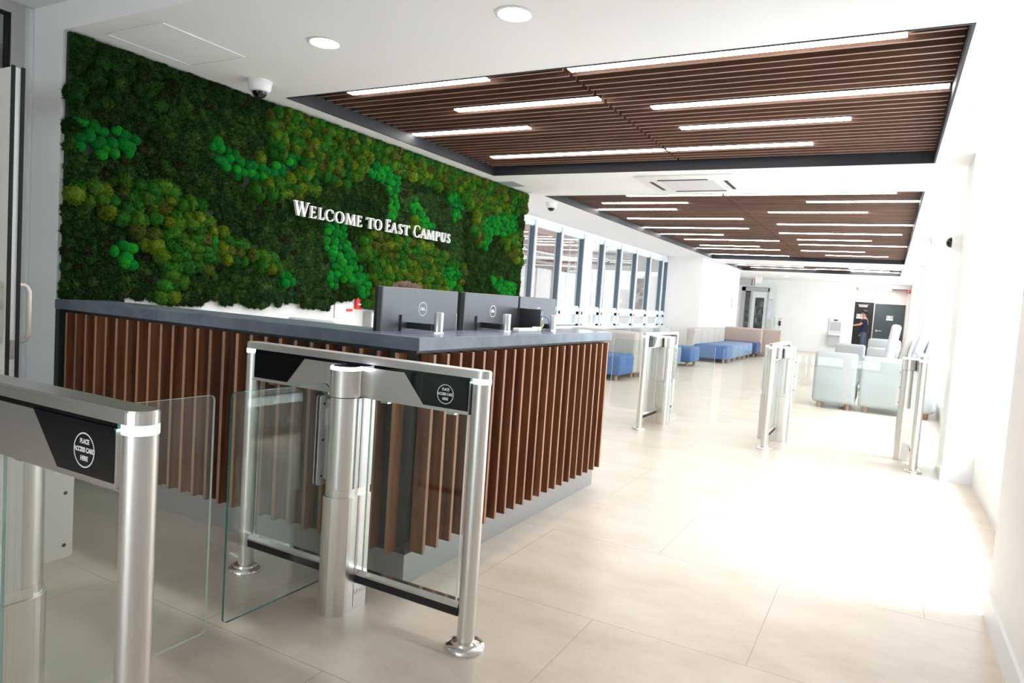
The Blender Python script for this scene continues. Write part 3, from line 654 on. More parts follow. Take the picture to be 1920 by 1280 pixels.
# ================================================================ MOSS WALL
EM = [[(2.52, 2.24), (2.63, 2.26), (2.78, 2.26), (2.9, 2.2), (2.89, 2.1), (2.71, 2.03), (2.64, 2.02), (2.54, 2.03)], [(3.46, 2.32), (3.56, 2.34), (3.67, 2.32), (3.77, 2.28), (3.85, 2.22), (4.01, 2.24), (4.12, 2.31), (4.23, 2.38), (4.37, 2.41), (4.37, 2.33), (4.24, 2.24), (4.13, 2.15), (4.01, 2.09), (3.91, 2.09), (3.78, 2.08), (3.61, 2.15), (3.51, 2.2)], [(2.77, 1.5), (2.84, 1.52), (2.91, 1.48), (2.92, 1.34), (2.86, 1.32), (2.78, 1.4)], [(3.47, 1.62), (3.61, 1.61), (3.61, 1.51), (3.47, 1.5)], [(4.17, 1.37), (4.33, 1.36), (4.42, 1.26), (4.41, 1.22), (4.27, 1.27), (4.17, 1.29)], [(4.68, 1.86), (4.92, 1.88), (5.03, 1.79), (5.12, 1.65), (5.2, 1.5), (5.35, 1.41), (5.38, 1.25), (5.35, 1.15), (5.25, 1.15), (5.14, 1.34), (4.99, 1.34), (4.92, 1.38), (4.86, 1.25), (4.77, 1.25), (4.79, 1.47), (4.72, 1.66)], [(5.2, 2.47), (5.28, 2.53), (5.56, 2.53), (5.73, 2.47), (5.74, 2.37), (5.73, 2.23), (5.73, 2.04), (5.61, 1.95), (5.57, 2.28), (5.45, 2.37), (5.25, 2.41)], [(5.92, 2.26), (6.03, 2.3), (6.24, 2.16), (6.39, 2.02), (6.07, 1.98), (6.0, 2.13)], [(6.61, 2.46), (6.83, 2.47), (6.97, 2.36), (6.89, 2.16), (6.78, 2.14), (6.68, 2.35)], [(7.4, 2.29), (7.88, 2.42), (8.29, 2.43), (8.38, 2.24), (8.21, 2.14), (7.71, 2.08), (7.56, 1.9), (7.44, 1.93)], [(6.56, 1.63), (6.92, 1.64), (7.06, 1.54), (6.87, 1.33), (6.71, 1.32), (6.61, 1.48)], [(7.71, 1.58), (8.0, 1.53), (8.42, 1.52), (8.4, 1.33), (8.0, 1.32), (7.8, 1.41)]]
YM = [[(2.42, 1.81), (2.58, 1.82), (2.71, 1.84), (2.93, 1.97), (3.09, 1.93), (3.3, 1.87), (3.5, 1.8), (3.63, 1.68), (3.73, 1.58), (3.91, 1.6), (4.05, 1.55), (4.2, 1.48), (4.18, 1.39), (4.04, 1.4), (3.9, 1.45), (3.6, 1.39), (3.32, 1.31), (3.22, 1.13), (3.1, 1.12), (3.11, 1.24), (3.11, 1.35), (2.94, 1.52), (2.9, 1.59), (2.72, 1.64), (2.58, 1.69), (2.42, 1.66)], [(3.99, 2.68), (4.33, 2.73), (4.72, 2.76), (5.31, 2.76), (5.82, 2.76), (6.5, 2.76), (7.31, 2.76), (8.6, 2.76), (8.6, 2.45), (8.02, 2.41), (7.36, 2.28), (6.99, 2.27), (6.74, 2.48), (6.21, 2.45), (6.02, 2.47), (5.79, 2.48), (5.32, 2.53), (5.17, 2.37), (4.96, 2.26), (4.62, 2.2), (4.56, 2.12), (4.38, 2.04), (4.03, 1.98), (3.81, 1.99), (3.81, 2.12), (4.02, 2.11), (4.35, 2.4), (4.01, 2.28), (3.8, 2.24), (3.85, 2.31), (4.06, 2.36), (3.99, 2.58)], [(5.29, 1.88), (5.8, 1.85), (6.59, 1.79), (7.06, 1.64), (7.1, 1.32), (6.54, 1.26), (5.77, 1.21), (5.74, 0.98), (5.37, 0.93), (5.0, 0.98), (4.9, 1.18), (5.27, 1.19), (5.38, 1.25), (5.33, 1.46), (5.11, 1.7)], [(5.94, 2.15), (6.18, 2.01), (6.17, 1.92), (5.93, 1.95)], [(7.16, 2.32), (7.4, 2.29), (7.44, 1.92), (7.21, 1.97)], [(7.85, 2.1), (8.44, 2.25), (8.55, 1.74), (8.09, 1.89)]]
MM = [[(2.4, 2.69), (3.18, 2.67), (3.2, 2.27), (2.85, 2.2), (2.7, 2.25), (2.41, 2.12)]]
def inside(P, y, z):
    c = False; n = len(P); j = n-1
    for i in range(n):
        if ((P[i][1] > z) != (P[j][1] > z)) and (y < (P[j][0]-P[i][0])*(z-P[i][1])/(P[j][1]-P[i][1])+P[i][0]): c = not c
        j = i
    return c
rs = np.random.RandomState(11)
def zmin(y):
    b = 1.095+.012*math.sin(y*9)+.008*math.sin(y*23+1)+.006*math.sin(y*51)
    if 4.9 < y < 5.33: b += .075*min(1, (y-4.9)/.12, (5.33-y)/.06)
    elif y >= 5.33: b -= .0
    return b
clumps = {'E': [], 'Y': [], 'M': [], 'D': []}
def grid(sp):
    out = []; z = 1.05; k = 0
    while z < 2.76:
        y = 2.45+(.5*sp if k % 2 else 0)
        while y < 8.6:
            out.append((y+rs.uniform(-.28, .28)*sp, z+rs.uniform(-.28, .28)*sp)); y += sp
        z += sp*.87; k += 1
    return out
def kind_at(y, z):
    if any(inside(P, y, z) for P in EM): return 'E'
    if any(inside(P, y, z) for P in YM): return 'Y'
    if any(inside(P, y, z) for P in MM): return 'M'
    return 'D'
for kd, sp in (('E', .070), ('Y', .088), ('M', .10), ('D', .060)):
    for y, z in grid(sp):
        r = sp*rs.uniform(.52, .74)
        if y < 2.46 or y > 8.56 or z > 2.76 or z < zmin(y): continue
        z = max(min(z, 2.752-r*.85), zmin(y)+r*.7); y = max(min(y, 8.55-r*.7), 2.462+r*.55)
        if kind_at(y, z) == kd: clumps[kd].append((y, z, r))
TV = []; TF = []; TC = []; nv = 0
def dome_grid(nr, na):
    vs = [(0, 0, 1.0)]
    for i in range(1, nr+1):
        a = (math.pi*.58)*i/nr
        for k in range(na):
            b = 2*math.pi*(k+.5*(i % 2))/na; vs.append((math.sin(a)*math.cos(b), math.sin(a)*math.sin(b), math.cos(a)))
    fs = [(0, 1+k, 1+(k+1) % na) for k in range(na)]
    for i in range(nr-1):
        for k in range(na):
            a = 1+i*na; b = 1+(i+1)*na; fs.append((a+k, b+k, b+(k+1) % na)); fs.append((a+k, b+(k+1) % na, a+(k+1) % na))
    return np.array(vs), np.array(fs)
PAL = {'E': [(.003, .150, .014), (.004, .19, .018), (.003, .12, .016), (.010, .21, .014)],
       'Y': [(.060, .150, .010), (.030, .130, .010), (.105, .165, .010), (.018, .105, .012), (.050, .135, .010), (.065, .085, .012), (.025, .14, .014)],
       'M': [(.012, .052, .008), (.016, .066, .010), (.026, .066, .010), (.018, .036, .008)],
       'D': [(.008, .034, .008), (.011, .043, .009), (.016, .050, .010), (.013, .034, .008), (.020, .058, .012)]}
XB = -4.572
parts_moss = {}
def emit(kd):
    global nv
    V = []; F = []; C = []; n0 = 0
    nr, na = (6, 16) if kd == 'E' else (4, 10)
    dv, df = dome_grid(nr, na)
    for y, z, r in clumps[kd]:
        pal = PAL[kd]; low = .5+.5*math.sin(y*1.9+3*math.sin(z*2.3))*math.sin(z*3.1+y)
        c = np.array(pal[rs.randint(len(pal))])*(rs.uniform(.8, 1.2))
        if kd == 'D':
            c = c*(.95+.65*low)*np.array((1.15, 1.0, .85))
            if 4.0 < y < 4.9 and z < 1.75 or 5.6 < y < 7.0 and 1.7 < z < 2.4: c = c*1.35+np.array((.004, .004, .006))
            if rs.rand() < .05: c = np.array((.026, .026, .010))
        h = {'E': r*.95, 'Y': r*.95+.01, 'M': r*.8, 'D': r*.60}[kd]
        lift = rs.uniform(0, .012) + (.012 if kd == 'Y' else 0) - (.006 if kd == 'D' else 0)
        jit = 1+rs.uniform(-1, 1, len(dv))*({'E': .025}.get(kd, .13))
        v = dv*jit[:, None]; el = rs.uniform(.88, 1.18)
        P = np.stack([XB+lift+v[:, 2]*h, y+v[:, 0]*r*el, z+v[:, 1]*r/el], 1)
        V.append(P); F.append(df+n0); n0 += len(P); C.append(np.tile(c, (len(P), 1))*(.92+.16*rs.rand(len(P), 1)))
        # fuzz: tiny leaf blades growing out of each tuft
        nb = {'E': 110, 'Y': 420, 'M': 480, 'D': 190}[kd]
        a = np.arccos(1-rs.rand(nb)*(1-math.cos(1.65))); b = rs.rand(nb)*2*math.pi
        d = np.stack([np.cos(a), np.sin(a)*np.cos(b)*1.0, np.sin(a)*np.sin(b)], 1)
        base = np.stack([XB+lift+d[:, 0]*h*.93, y+d[:, 1]*r*el*.95, z+d[:, 2]*r/el*.95], 1)
        ln = {'E': .005, 'Y': .014, 'M': .020, 'D': .018}[kd]*rs.uniform(.5, 1.4, nb)[:, None]
        t = rs.normal(size=(nb, 3)); dirv = d + t*{'E': .3, 'Y': .6, 'M': .7, 'D': .8}[kd]; dirv /= np.linalg.norm(dirv, axis=1)[:, None]
        sd_ = np.cross(dirv, rs.normal(size=(nb, 3))); sd_ /= np.linalg.norm(sd_, axis=1)[:, None]
        wd = {'E': .0016, 'Y': .0036, 'M': .004, 'D': .0042}[kd]
        A = base-sd_*wd; B = base+sd_*wd; T = base+dirv*ln
        P = np.concatenate([A, B, T]); P[:, 2] = np.minimum(P[:, 2], 2.755); V.append(P)
        i = np.arange(nb); F.append(np.stack([i, i+nb, i+2*nb], 1)+n0); n0 += 3*nb
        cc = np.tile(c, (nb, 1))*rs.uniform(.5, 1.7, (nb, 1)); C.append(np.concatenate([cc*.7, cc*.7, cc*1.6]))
    V = np.concatenate(V); F = np.concatenate(F); C = np.clip(np.concatenate(C), 0, 1)
    me = bpy.data.meshes.new('moss'); me.vertices.add(len(V)); me.vertices.foreach_set('co', V.astype(np.float32).ravel())
    me.loops.add(len(F)*3); me.loops.foreach_set('vertex_index', F.astype(np.int32).ravel())
    me.polygons.add(len(F)); me.polygons.foreach_set('loop_start', np.arange(0, len(F)*3, 3, dtype=np.int32)); me.polygons.foreach_set('loop_total', np.full(len(F), 3, dtype=np.int32))
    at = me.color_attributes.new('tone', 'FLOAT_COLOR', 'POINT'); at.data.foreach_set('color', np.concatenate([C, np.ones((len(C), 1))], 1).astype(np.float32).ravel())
    me.polygons.foreach_set('use_smooth', np.ones(len(F), dtype=bool)); me.materials.append(MAT['moss']); me.update(); me.validate()
    return me
mw = empty('moss_wall', (0, 0, 0)); tag(mw, 'large preserved green moss panel covering the wall behind the reception desk', 'moss wall')
for kd, nm in (('E', 'cushion_moss'), ('Y', 'reindeer_moss'), ('M', 'tufted_moss'), ('D', 'flat_moss')):
    me = emit(kd); me.name = nm; o = bpy.data.objects.new(nm, me); COL.objects.link(o); o.parent = mw; o['kind'] = 'stuff'
bb = MB(); ys = [2.47+(8.55-2.47)*i/160 for i in range(161)]
bb.prism([(y, zmin(y)+.03) for y in ys]+[(8.55, 2.75), (2.47, 2.75)], lambda a, b, h: (h, a, b), -4.5995, -4.57)
mat('moss_backing', (.010, .026, .008), .95)
bb.build('backing_board', 'moss_backing', mw)
# ================================================================ LETTERS (raised roman capitals)
def quad(x0, y0, x1, y1, w): return [(x0-w/2, y0), (x0+w/2, y0), (x1+w/2, y1), (x1-w/2, y1)]
def rect(a, b, c, d): return [(a, b), (c, b), (c, d), (a, d)]
TK, TN, SR = .17, .07, .05
def serif(cx, y, w=.36, up_=True): return [rect(cx-w/2, y-(SR if up_ else 0), cx+w/2, y+(0 if up_ else SR))]
def ring(cx, cy, rx, ry, a0, a1, thick, thin, n=28):
    out = []
    for i in range(n):
        t0 = math.radians(a0+(a1-a0)*i/n); t1 = math.radians(a0+(a1-a0)*(i+1)/n)
        f = lambda t, q: (cx+(rx-(thick if q else 0))*math.cos(t), cy+(ry-(thin if q else 0))*math.sin(t))
        out.append([f(t0, 0), f(t1, 0), f(t1, 1), f(t0, 1)])
    return out
def glyph(ch):
    if ch == 'W': return [quad(.10, 1, .30, 0, .15), quad(.30, 0, .48, .95, .06), quad(.46, 1, .68, 0, .15), quad(.68, 0, .90, 1, .06)]+serif(.10, 1, .26)+serif(.47, 1, .22)+serif(.90, 1, .22)
    if ch == 'E': return [rect(.16, 0, .38, 1), rect(.04, 0, .93, SR+.01), rect(.04, .95, .86, 1), rect(.38, .49, .72, .545), [(.80, .06), (.93, .0), (.97, .24), (.92, .24)], [(.76, .95), (.86, 1), (.87, .79), (.83, .79)], rect(.68, .41, .73, .63)]
    if ch == 'L': return [rect(.16, 0, .40, 1), rect(.04, 0, .96, SR+.01), [(.80, .06), (.95, 0), (1, .26), (.95, .26)]]+serif(.28, 1, .46)
    if ch == 'C': return ring(.54, .5, .50, .52, 52, 308, .17, .055)+[[(.78, .90), (.86, .93), (.90, .70), (.86, .70)], [(.80, .07), (.86, .10), (.95, .26), (.90, .28)]]
    if ch == 'O': return ring(.5, .5, .50, .52, 0, 360, .17, .055, 40)
    if ch == 'M': return [quad(.12, 0, .18, 1, .06), quad(.20, 1, .50, .02, .15), quad(.50, .02, .78, 1, .05), quad(.86, 0, .80, 1, .15)]+serif(.12, 0, .22, False)+serif(.86, 0, .30, False)+serif(.17, 1, .16)+serif(.81, 1, .16)
    if ch == 'T': return [rect(.40, 0, .60, 1), rect(.04, .94, .96, 1), [(.04, 1), (.10, .95), (.07, .76), (.02, .76)], [(.96, 1), (.90, .95), (.93, .76), (.98, .76)]]+serif(.5, 0, .44, False)
    if ch == 'A': return [quad(.12, 0, .48, 1, .06), quad(.84, 0, .50, 1.02, .17), rect(.26, .36, .72, .41)]+serif(.12, 0, .24, False)+serif(.84, 0, .32, False)
    if ch == 'P': return [rect(.16, 0, .40, 1), rect(.04, .95, .6, 1), rect(.38, .46, .6, .51)]+ring(.58, .73, .38, .27, -90, 90, .19, .05, 16)+serif(.28, 0, .50, False)
    if ch == 'U': return [rect(.14, .30, .36, 1), rect(.76, .30, .83, 1)]+serif(.25, 1, .44)+serif(.80, 1, .30)+ring(.485, .34, .345, .36, 180, 360, .2, .07, 18)
    if ch == 'S': return ring(.50, .745, .36, .265, 45, 250, .18, .055, 18)+ring(.50, .265, .40, .275, -130, 70, .19, .055, 18)+[[(.22, .60), (.36, .70), (.80, .42), (.66, .34)], [(.70, .93), (.80, .98), (.82, .74), (.77, .74)], [(.12, .28), (.18, .28), (.24, .04), (.14, .02)]]
LT = 'WELCOMETOEASTCAMPUS'
LY = [(4.271, 4.445), (4.452, 4.533), (4.557, 4.629), (4.636, 4.755), (4.765, 4.885), (4.902, 5.041), (5.053, 5.134), (5.194, 5.31), (5.31, 5.427), (5.484, 5.565), (5.574, 5.668), (5.686, 5.763), (5.768, 5.881), (5.944, 6.07), (6.074, 6.181), (6.185, 6.33), (6.345, 6.435), (6.446, 6.56), (6.572, 6.651)]
sg = empty('welcome_sign', (-4.50, 4.27, 1.878)); tag(sg, 'raised white serif lettering WELCOME TO EAST CAMPUS on the moss wall', 'sign')
for i, (ch, (a, b)) in enumerate(zip(LT, LY)):
    big = i in (0, 9, 13); hh = .124 if big else .103; mb = MB()
    for q, poly in enumerate(glyph(ch)):
        d = .00012*(q % 7)
        mb.prism(poly, lambda u, v, h: (h, a-4.27+u*(b-a), v*hh), -.008+d, .016+d)
    mb.build('letter', 'letter_white', sg)
# stand-off pins
pn = MB()
for (a, b) in LY: pn.box(-.075, -.007, (a+b)/2-4.27-.003, (a+b)/2-4.27+.003, .03, .036)
pn.build('mounting_pin', 'silver', sg)
# ================================================================ SOFAS
def sofa(name, loc, rz, w, d, label, seat, back, group, bt=.25, bh=.83, seams=0, sh=.44, leg='oak_leg'):
    e = empty(name, loc, rz); tag(e, label, 'sofa', group)
    # seat front faces local -y, back at +y
    MB().rbox(-w/2, w/2, -d/2, d/2, .095, sh, .045, 4).build('seat', seat, e)
    if bt:
        mb = MB()
        n = max(1, seams)
        for k in range(n):
            mb.rbox(-w/2+w*k/n+.003, -w/2+w*(k+1)/n-.003, d/2+.004, d/2+bt, .085, bh, .05, 4)
        mb.build('backrest', back, e)
    for x in (-w/2+.10, w/2-.10):
        for y in (-d/2+.10, d/2+(bt or 0)-.10): MB().lathe([(.028, 0), (.038, .10)], x, y, 14).build('leg', leg, e)
    return e
G = 'blue modular sofas along the left side'
sofa('modular_sofa', (-4.60, 11.60, 0), 0, 1.30, .73, 'nearest blue sofa seat with a tall light grey back, right behind the desk end', 'blue_fabric', 'beige_fabric', G)
sofa('modular_sofa', (-4.60, 12.87, 0), math.pi, 1.30, .70, 'blue sofa back to back with the nearest one, mostly hidden by the first far turnstile', 'blue_fabric', 'beige_fabric', G, .27)
sofa('modular_sofa', (-4.45, 15.35, 0), R90, .92, .70, 'pale blue sofa seat just right of the first far turnstile', 'steel_blue_fabric', 'grey_fabric', G, .25)
sofa('modular_sofa', (-4.28, 16.32, 0), R90, .88, .74, 'blue sofa seat on wooden legs just left of the long sofa row', 'blue_fabric', 'grey_fabric', G, .25)
ys = [18.02, 18.78, 19.54, 20.30, 21.06]
labs = ['first blue module of the long sofa row, nearest the camera', 'second blue module of the long sofa row', 'third blue module of the long sofa row', 'fourth blue module of the long sofa row', 'fifth and last light blue module of the long row, before the indigo one']
for k, y in enumerate(ys):
    sofa('modular_sofa', (-3.95, y+.38, 0), R90, .75, .84, labs[k], 'blue_fabric' if k == 0 else 'steel_blue_fabric', 'beige_fabric', G, .22, .84)
sofa('modular_sofa', (-4.0, 22.3, 0), 0, 1.15, .80, 'dark indigo sofa seat with a long tan back at the far end of the row', 'indigo_fabric', 'tan_fabric', G, .22, .86)
o = MB().rbox(-4.55, -2.9, 22.98, 23.14, .0, .87, .05).build('screen_divider', 'tan_fabric'); tag(o, 'long tan upholstered divider behind the indigo sofa seat', 'divider')
# light grey sofas on the right, turned away
G2 = 'light grey sofas grouped on the right side'
def grey_sofa(loc, rz, w, d, label, bh=.83, bt=.22, cat='sofa'):
    return sofa('lounge_sofa', loc, rz, w, d, label, 'grey_fabric', 'grey_fabric', G2, bt, bh)
grey_sofa((-.615, 11.68, 0), math.pi, .58, .72, 'light grey sofa back at the left of the right-hand group, behind the middle glass gate', .83)
grey_sofa((.19, 11.68, 0), math.pi, .96, .72, 'wide light grey sofa back at the right of the group, beside the window ledge', .81)
grey_sofa((-.63, 15.1, 0), 0, .55, .75, 'light grey sofa further back, its top showing above the front left one', .84)
st = sofa('lounge_sofa', (-.03, 14.6, 0), 0, .56, .60, 'light grey sofa showing two stacked rounded tops before the dark green door', 'grey_fabric', 'grey_fabric', G2, .24, 1.0)
MB().rbox(-.28, .28, .0, .29, .60, .84, .05).build('cushion', 'grey_fabric', st)
def lean_cushion(x, y, wx, hh, ang, m, label, depth=.55):
    e = empty('wrapped_cushion', (x, y, .472)); e.rotation_euler = (0, ang, 0); tag(e, label, 'cushion', 'tall cushions leaning on the right-hand sofas')
    MB().rbox(0, wx, -depth/2, depth/2, 0, hh, .045, 4).build('cushion_body', m, e)
    MB().box(-.002, wx+.002, -depth/2-.003, -depth/2+.003, .05, hh-.05).build('seam', m, e) if False else None
    return e
lean_cushion(-.06, 12.0, .13, .84, .14, 'lilac_wrap', 'tallest pale lilac wrapped cushion, leftmost of the leaning ones')
lean_cushion(.115, 12.25, .11, .76, .20, 'cream_fabric', 'cream board-like cushion leaning right behind the lilac one')
lean_cushion(.26, 11.98, .12, .73, .22, 'lilac_wrap', 'pale wrapped cushion third from the left among the leaning ones')
lean_cushion(.40, 11.98, .09, .70, .24, 'lilac_wrap', 'rightmost thin wrapped cushion, top corner crumpled')
# ================================================================ FAR END OBJECTS
e = empty('drinking_fountain', (-1.79, 29.6, 0)); tag(e, 'stainless wall-mounted bottle filler and drinking fountain on the back wall', 'drinking fountain')
MB().box(-.225, .225, -.06, -.001, .80, 1.36).build('backplate', 'silver', e)
MB().box(-.19, .19, -.063, -.0605, .88, 1.23).build('filler_recess', 'grey_plastic', e)
MB().box(-.07, .07, -.066, -.0608, 1.27, 1.32).build('display', 'near_black', e)
MB().rbox(-.23, .23, -.34, -.002, .70, .80, .02).build('basin', 'silver', e)
MB().box(-.20, .20, -.20, -.002, .30, .698).build('lower_cover', 'grey_plastic', e)
MB().tube([(.12, -.2, .80), (.12, -.2, .86), (.09, -.2, .875)], .012, 10).build('spout', 'silver', e)
def exit_sign():
    e = empty('exit_sign', (-4.30, 26.6, H)); tag(e, 'pale red glowing exit sign hanging near the far left door', 'exit sign')
    b = MB().box(-.12, .12, -.02, .02, -.31, -.06).build('housing', 'white_plastic', e)
    MB().box(-.01, .01, -.01, .01, -.06, 0).build('stem', 'white_plastic', e)
    text_obj('lettering', 'EXIT', .105, 'exit_red', e, basis((1, 0, 0), (0, 0, 1), (0, -.0208, -.185)), .0006, .001)
exit_sign()
e = empty('wall_phone', (-3.83, 29.6, 0)); tag(e, 'small black wall handset with a dangling cord left on the white back wall', 'handset')
MB().rbox(-.04, .04, -.06, -.001, .93, 1.12, .01).build('handset', 'black_matte', e)
MB().box(-.05, .06, -.04, -.001, 1.18, 1.22).build('wall_bracket', 'grey_plastic', e)
MB().tube([(0, -.05, .93), (-.02, -.06, .75), (-.08, -.06, .55), (-.16, -.06, .42)], .008, 8).build('cord', 'grey_plastic', e)
e = empty('display_kiosk', (-4.10, 28.6, 0)); tag(e, 'slim upright grey kiosk with a lilac screen beside the far glazed door', 'kiosk')
MB().box(-.10, .10, -.04, .04, .02, 1.95).build('body', 'grey_plastic', e)
MB().box(-.075, .085, -.043, -.0405, 1.15, 1.90).build('screen', 'lilac_wrap', e)
MB().box(-.16, .16, -.14, .14, 0, .02).build('base', 'grey_plastic', e)
o = MB().box(-3.985, -3.955, 28.9, 29.6, .1, 2.5).build('glass_partition', 'clear_glass'); tag(o, 'narrow frameless glass partition standing out from the back wall', 'glass partition')
e = empty('drinks_cooler', (-4.78, 30.5, 0)); tag(e, 'glass-fronted cooler of small bottles seen through the far left door', 'cooler')
MB().box(-.6, .6, .05, .35, 0, 2.1).build('cabinet', 'grey_wallpanel', e)
cols = ['blue_cable', 'steel_blue_fabric', 'near_black', 'paper_white', 'silver']
for r_ in range(5):
    MB().box(-.58, .58, -.18, .048, .28+.34*r_, .30+.34*r_).build('shelf', 'paper_white', e)
mbs = [MB() for _ in cols]
for r_ in range(5):
    for k in range(20):
        mbs[rnd.randrange(5)].box(-.56+.056*k, -.52+.056*k, -.10, -.06, .30+.34*r_, .30+.34*r_+rnd.uniform(.15, .26))
for c_, m_ in zip(cols, mbs): oo = m_.build('bottle_row', c_, e); oo['kind'] = 'stuff'
# transom housing at upper left of the far door
e = empty('sliding_door_header', (-5.1, 29.3, 2.42)); tag(e, 'grey glass header panel with dark edges above the far left door', 'header panel')
MB().box(-.35, .10, .0, .03, .05, .32).build('panel', 'grey_wallpanel', e)
MB().box(.10, .13, -.01, .04, .03, .32).box(.19, .21, -.01, .04, .03, .32).build('edge_rail', 'frame_shade', e)
o = MB().box(-.01, 0, -.14, .14, -.17, .17).build('wall_plaque', 'grey_plastic'); o.location = (-4.59, 23.6, 1.62); tag(o, 'small grey plaque on the far end of the glossy left wall', 'plaque')
# restroom door plaques
for (x, lab) in ((-1.04, 'restroom plaque with white figure on the black door'), (.03, 'restroom plaque with white figure on the dark green door')):
    e = empty('restroom_sign', (x, 31.27, 1.43)); tag(e, lab, 'sign', 'restroom door plaques')
    MB().box(-.12, .12, -.012, .007, .055, .19).build('dark_panel', 'grey_plastic', e)
    MB().box(-.12, .12, -.012, .007, 0, .052).build('name_strip', 'paper_white', e)
    pk = MB(); f = lambda a, b, h: (a-.03, h, b+.065)
    for q in (quad(.03, 0, .0, .11, .022), quad(-.03, 0, .0, .11, .022), quad(.0, .05, .035, .10, .018), quad(.0, .05, -.035, .10, .018)): pk.prism([(a, b) for a, b in q], f, -.0145, -.0125)
    pk.build('pictogram', 'paper_white', e)
e = empty('alcove_ceiling_light', (-.56, 30.55, 2.64)); tag(e, 'wide bright rectangular light panel in the restroom alcove ceiling', 'ceiling light')
MB().box(-.60, .58, -.58, .58, -.03, 0).build('frame', 'white_plastic', e)
MB().box(-.58, .56, -.56, .56, -.034, -.0305).build('diffuser', 'panel_light', e)
e = empty('fire_strobe', (.52, 29.6, 2.53)); tag(e, 'small red fire alarm strobe at the upper right corner of the restroom alcove', 'fire alarm')
MB().rbox(-.02, .10, -.06, -.001, -.06, .06, .015).build('body', 'red_plastic', e); MB().box(.01, .05, -.07, -.0605, -.03, .03).build('lens', 'paper_white', e)
# side tables / screens seen by the left windows
e = empty('cafe_table', (-5.0, 10.35, 0)); tag(e, 'small white table with a dark edge by the left windows, behind the right monitor', 'table')
MB().box(-.35, .35, -.45, .45, .925, .95).build('tabletop', 'white_plastic', e); MB().box(-.352, .352, -.452, .452, .910, .9245).build('edge_band', 'near_black', e)
MB().cyl(0, 0, .02, .909, .035, 16).build('column', 'silver', e); MB().cyl(0, 0, 0, .02, .25, 24).build('foot', 'silver', e)
def laptop(loc, rz, label):
    e = empty('laptop', loc, rz); tag(e, label, 'laptop', 'laptops by the left windows')
    MB().rbox(-.17, .17, -.12, .12, 0, .016, .004).build('base', 'silver', e)
    mb = MB(); mb.prism([(-.17, .016), (.17, .016), (.17, .24), (-.17, .24)], lambda a, b, h: (a, .12+h+b*.25, b), 0, .008); mb.build('lid', 'steel_blue_fabric', e)
laptop((-5.1, 10.1, .951), 2.2, 'open grey-blue laptop on the tall table behind the right monitor')
# ================================================================ PEOPLE
def skin_chain(name, m, nodes, edges, parent=None, sub=2):
    me = bpy.data.meshes.new(name); me.from_pydata([n[0] for n in nodes], edges, []); o = bpy.data.objects.new(name+'_tmp', me); COL.objects.link(o)
    md = o.modifiers.new('skin', 'SKIN'); md.use_smooth_shade = True
    for i, v in enumerate(me.skin_vertices[0].data):
        r = nodes[i][1]; v.radius = r if isinstance(r, tuple) else (r, r); v.use_root = (i == 0)
    s = o.modifiers.new('sub', 'SUBSURF'); s.levels = sub; s.render_levels = sub
    bpy.context.view_layer.update()
    m2 = bpy.data.meshes.new_from_object(o.evaluated_get(bpy.context.evaluated_depsgraph_get()))
    bpy.data.objects.remove(o); m2.materials.clear(); m2.materials.append(MAT[m]); m2.name = name
    m2.polygons.foreach_set('use_smooth', [True]*len(m2.polygons))
    r_ = bpy.data.objects.new(name, m2); COL.objects.link(r_)
    if parent: r_.parent = parent
    return r_
def hand(nodes, edges, wrist, d, nrm, side, s=1.0, curl=.35):
    """palm and five bent fingers continuing from node index wrist; d = pointing direction, nrm = palm normal"""
    d = Vector(d).normalized(); nrm = Vector(nrm).normalized(); sd_ = d.cross(nrm).normalized()*side
    w0 = Vector(nodes[wrist][0]); pal = w0+d*.05*s; nodes.append((tuple(pal), (.026*s, .016*s))); ip = len(nodes)-1; edges.append((wrist, ip))
    for k, (off, ln) in enumerate(((-.030, .062), (-.010, .074), (.010, .070), (.030, .055))):
        b = pal+d*.042*s+sd_*off*s; nodes.append((tuple(b), .0095*s)); ib = len(nodes)-1; edges.append((ip, ib))
        c = b+(d+nrm*curl*.6).normalized()*ln*.5*s; nodes.append((tuple(c), .0085*s)); edges.append((ib, ib+1))
        t = c+(d+nrm*curl*2.2).normalized()*ln*.5*s; nodes.append((tuple(t), .007*s)); edges.append((ib+1, ib+2))
    b = w0+d*.03*s-sd_*.032*s; nodes.append((tuple(b), .011*s)); ib = len(nodes)-1; edges.append((ip, ib))
    t = b+(d*.8-sd_*.6+nrm*.3).normalized()*.045*s; nodes.append((tuple(t), .0095*s)); edges.append((ib, ib+1))
def blob(name, m, c, r, parent, amp=.12, seed=1, fr=14):
    bm = bmesh.new(); bmesh.ops.create_icosphere(bm, subdivisions=4, radius=1)
    from mathutils import noise as mn
    for v in bm.verts:
        k = 1+amp*mn.noise(Vector(v.co)*fr*.25+Vector((seed, 0, 0)))+amp*.5*mn.noise(Vector(v.co)*fr); v.co = Vector((v.co.x*r[0]*k+c[0], v.co.y*r[1]*k+c[1], v.co.z*r[2]*k+c[2]))
    me = bpy.data.meshes.new(name); bm.to_mesh(me); bm.free(); me.materials.append(MAT[m]); me.polygons.foreach_set('use_smooth', [True]*len(me.polygons))
    o = bpy.data.objects.new(name, me); COL.objects.link(o); o.parent = parent; return o
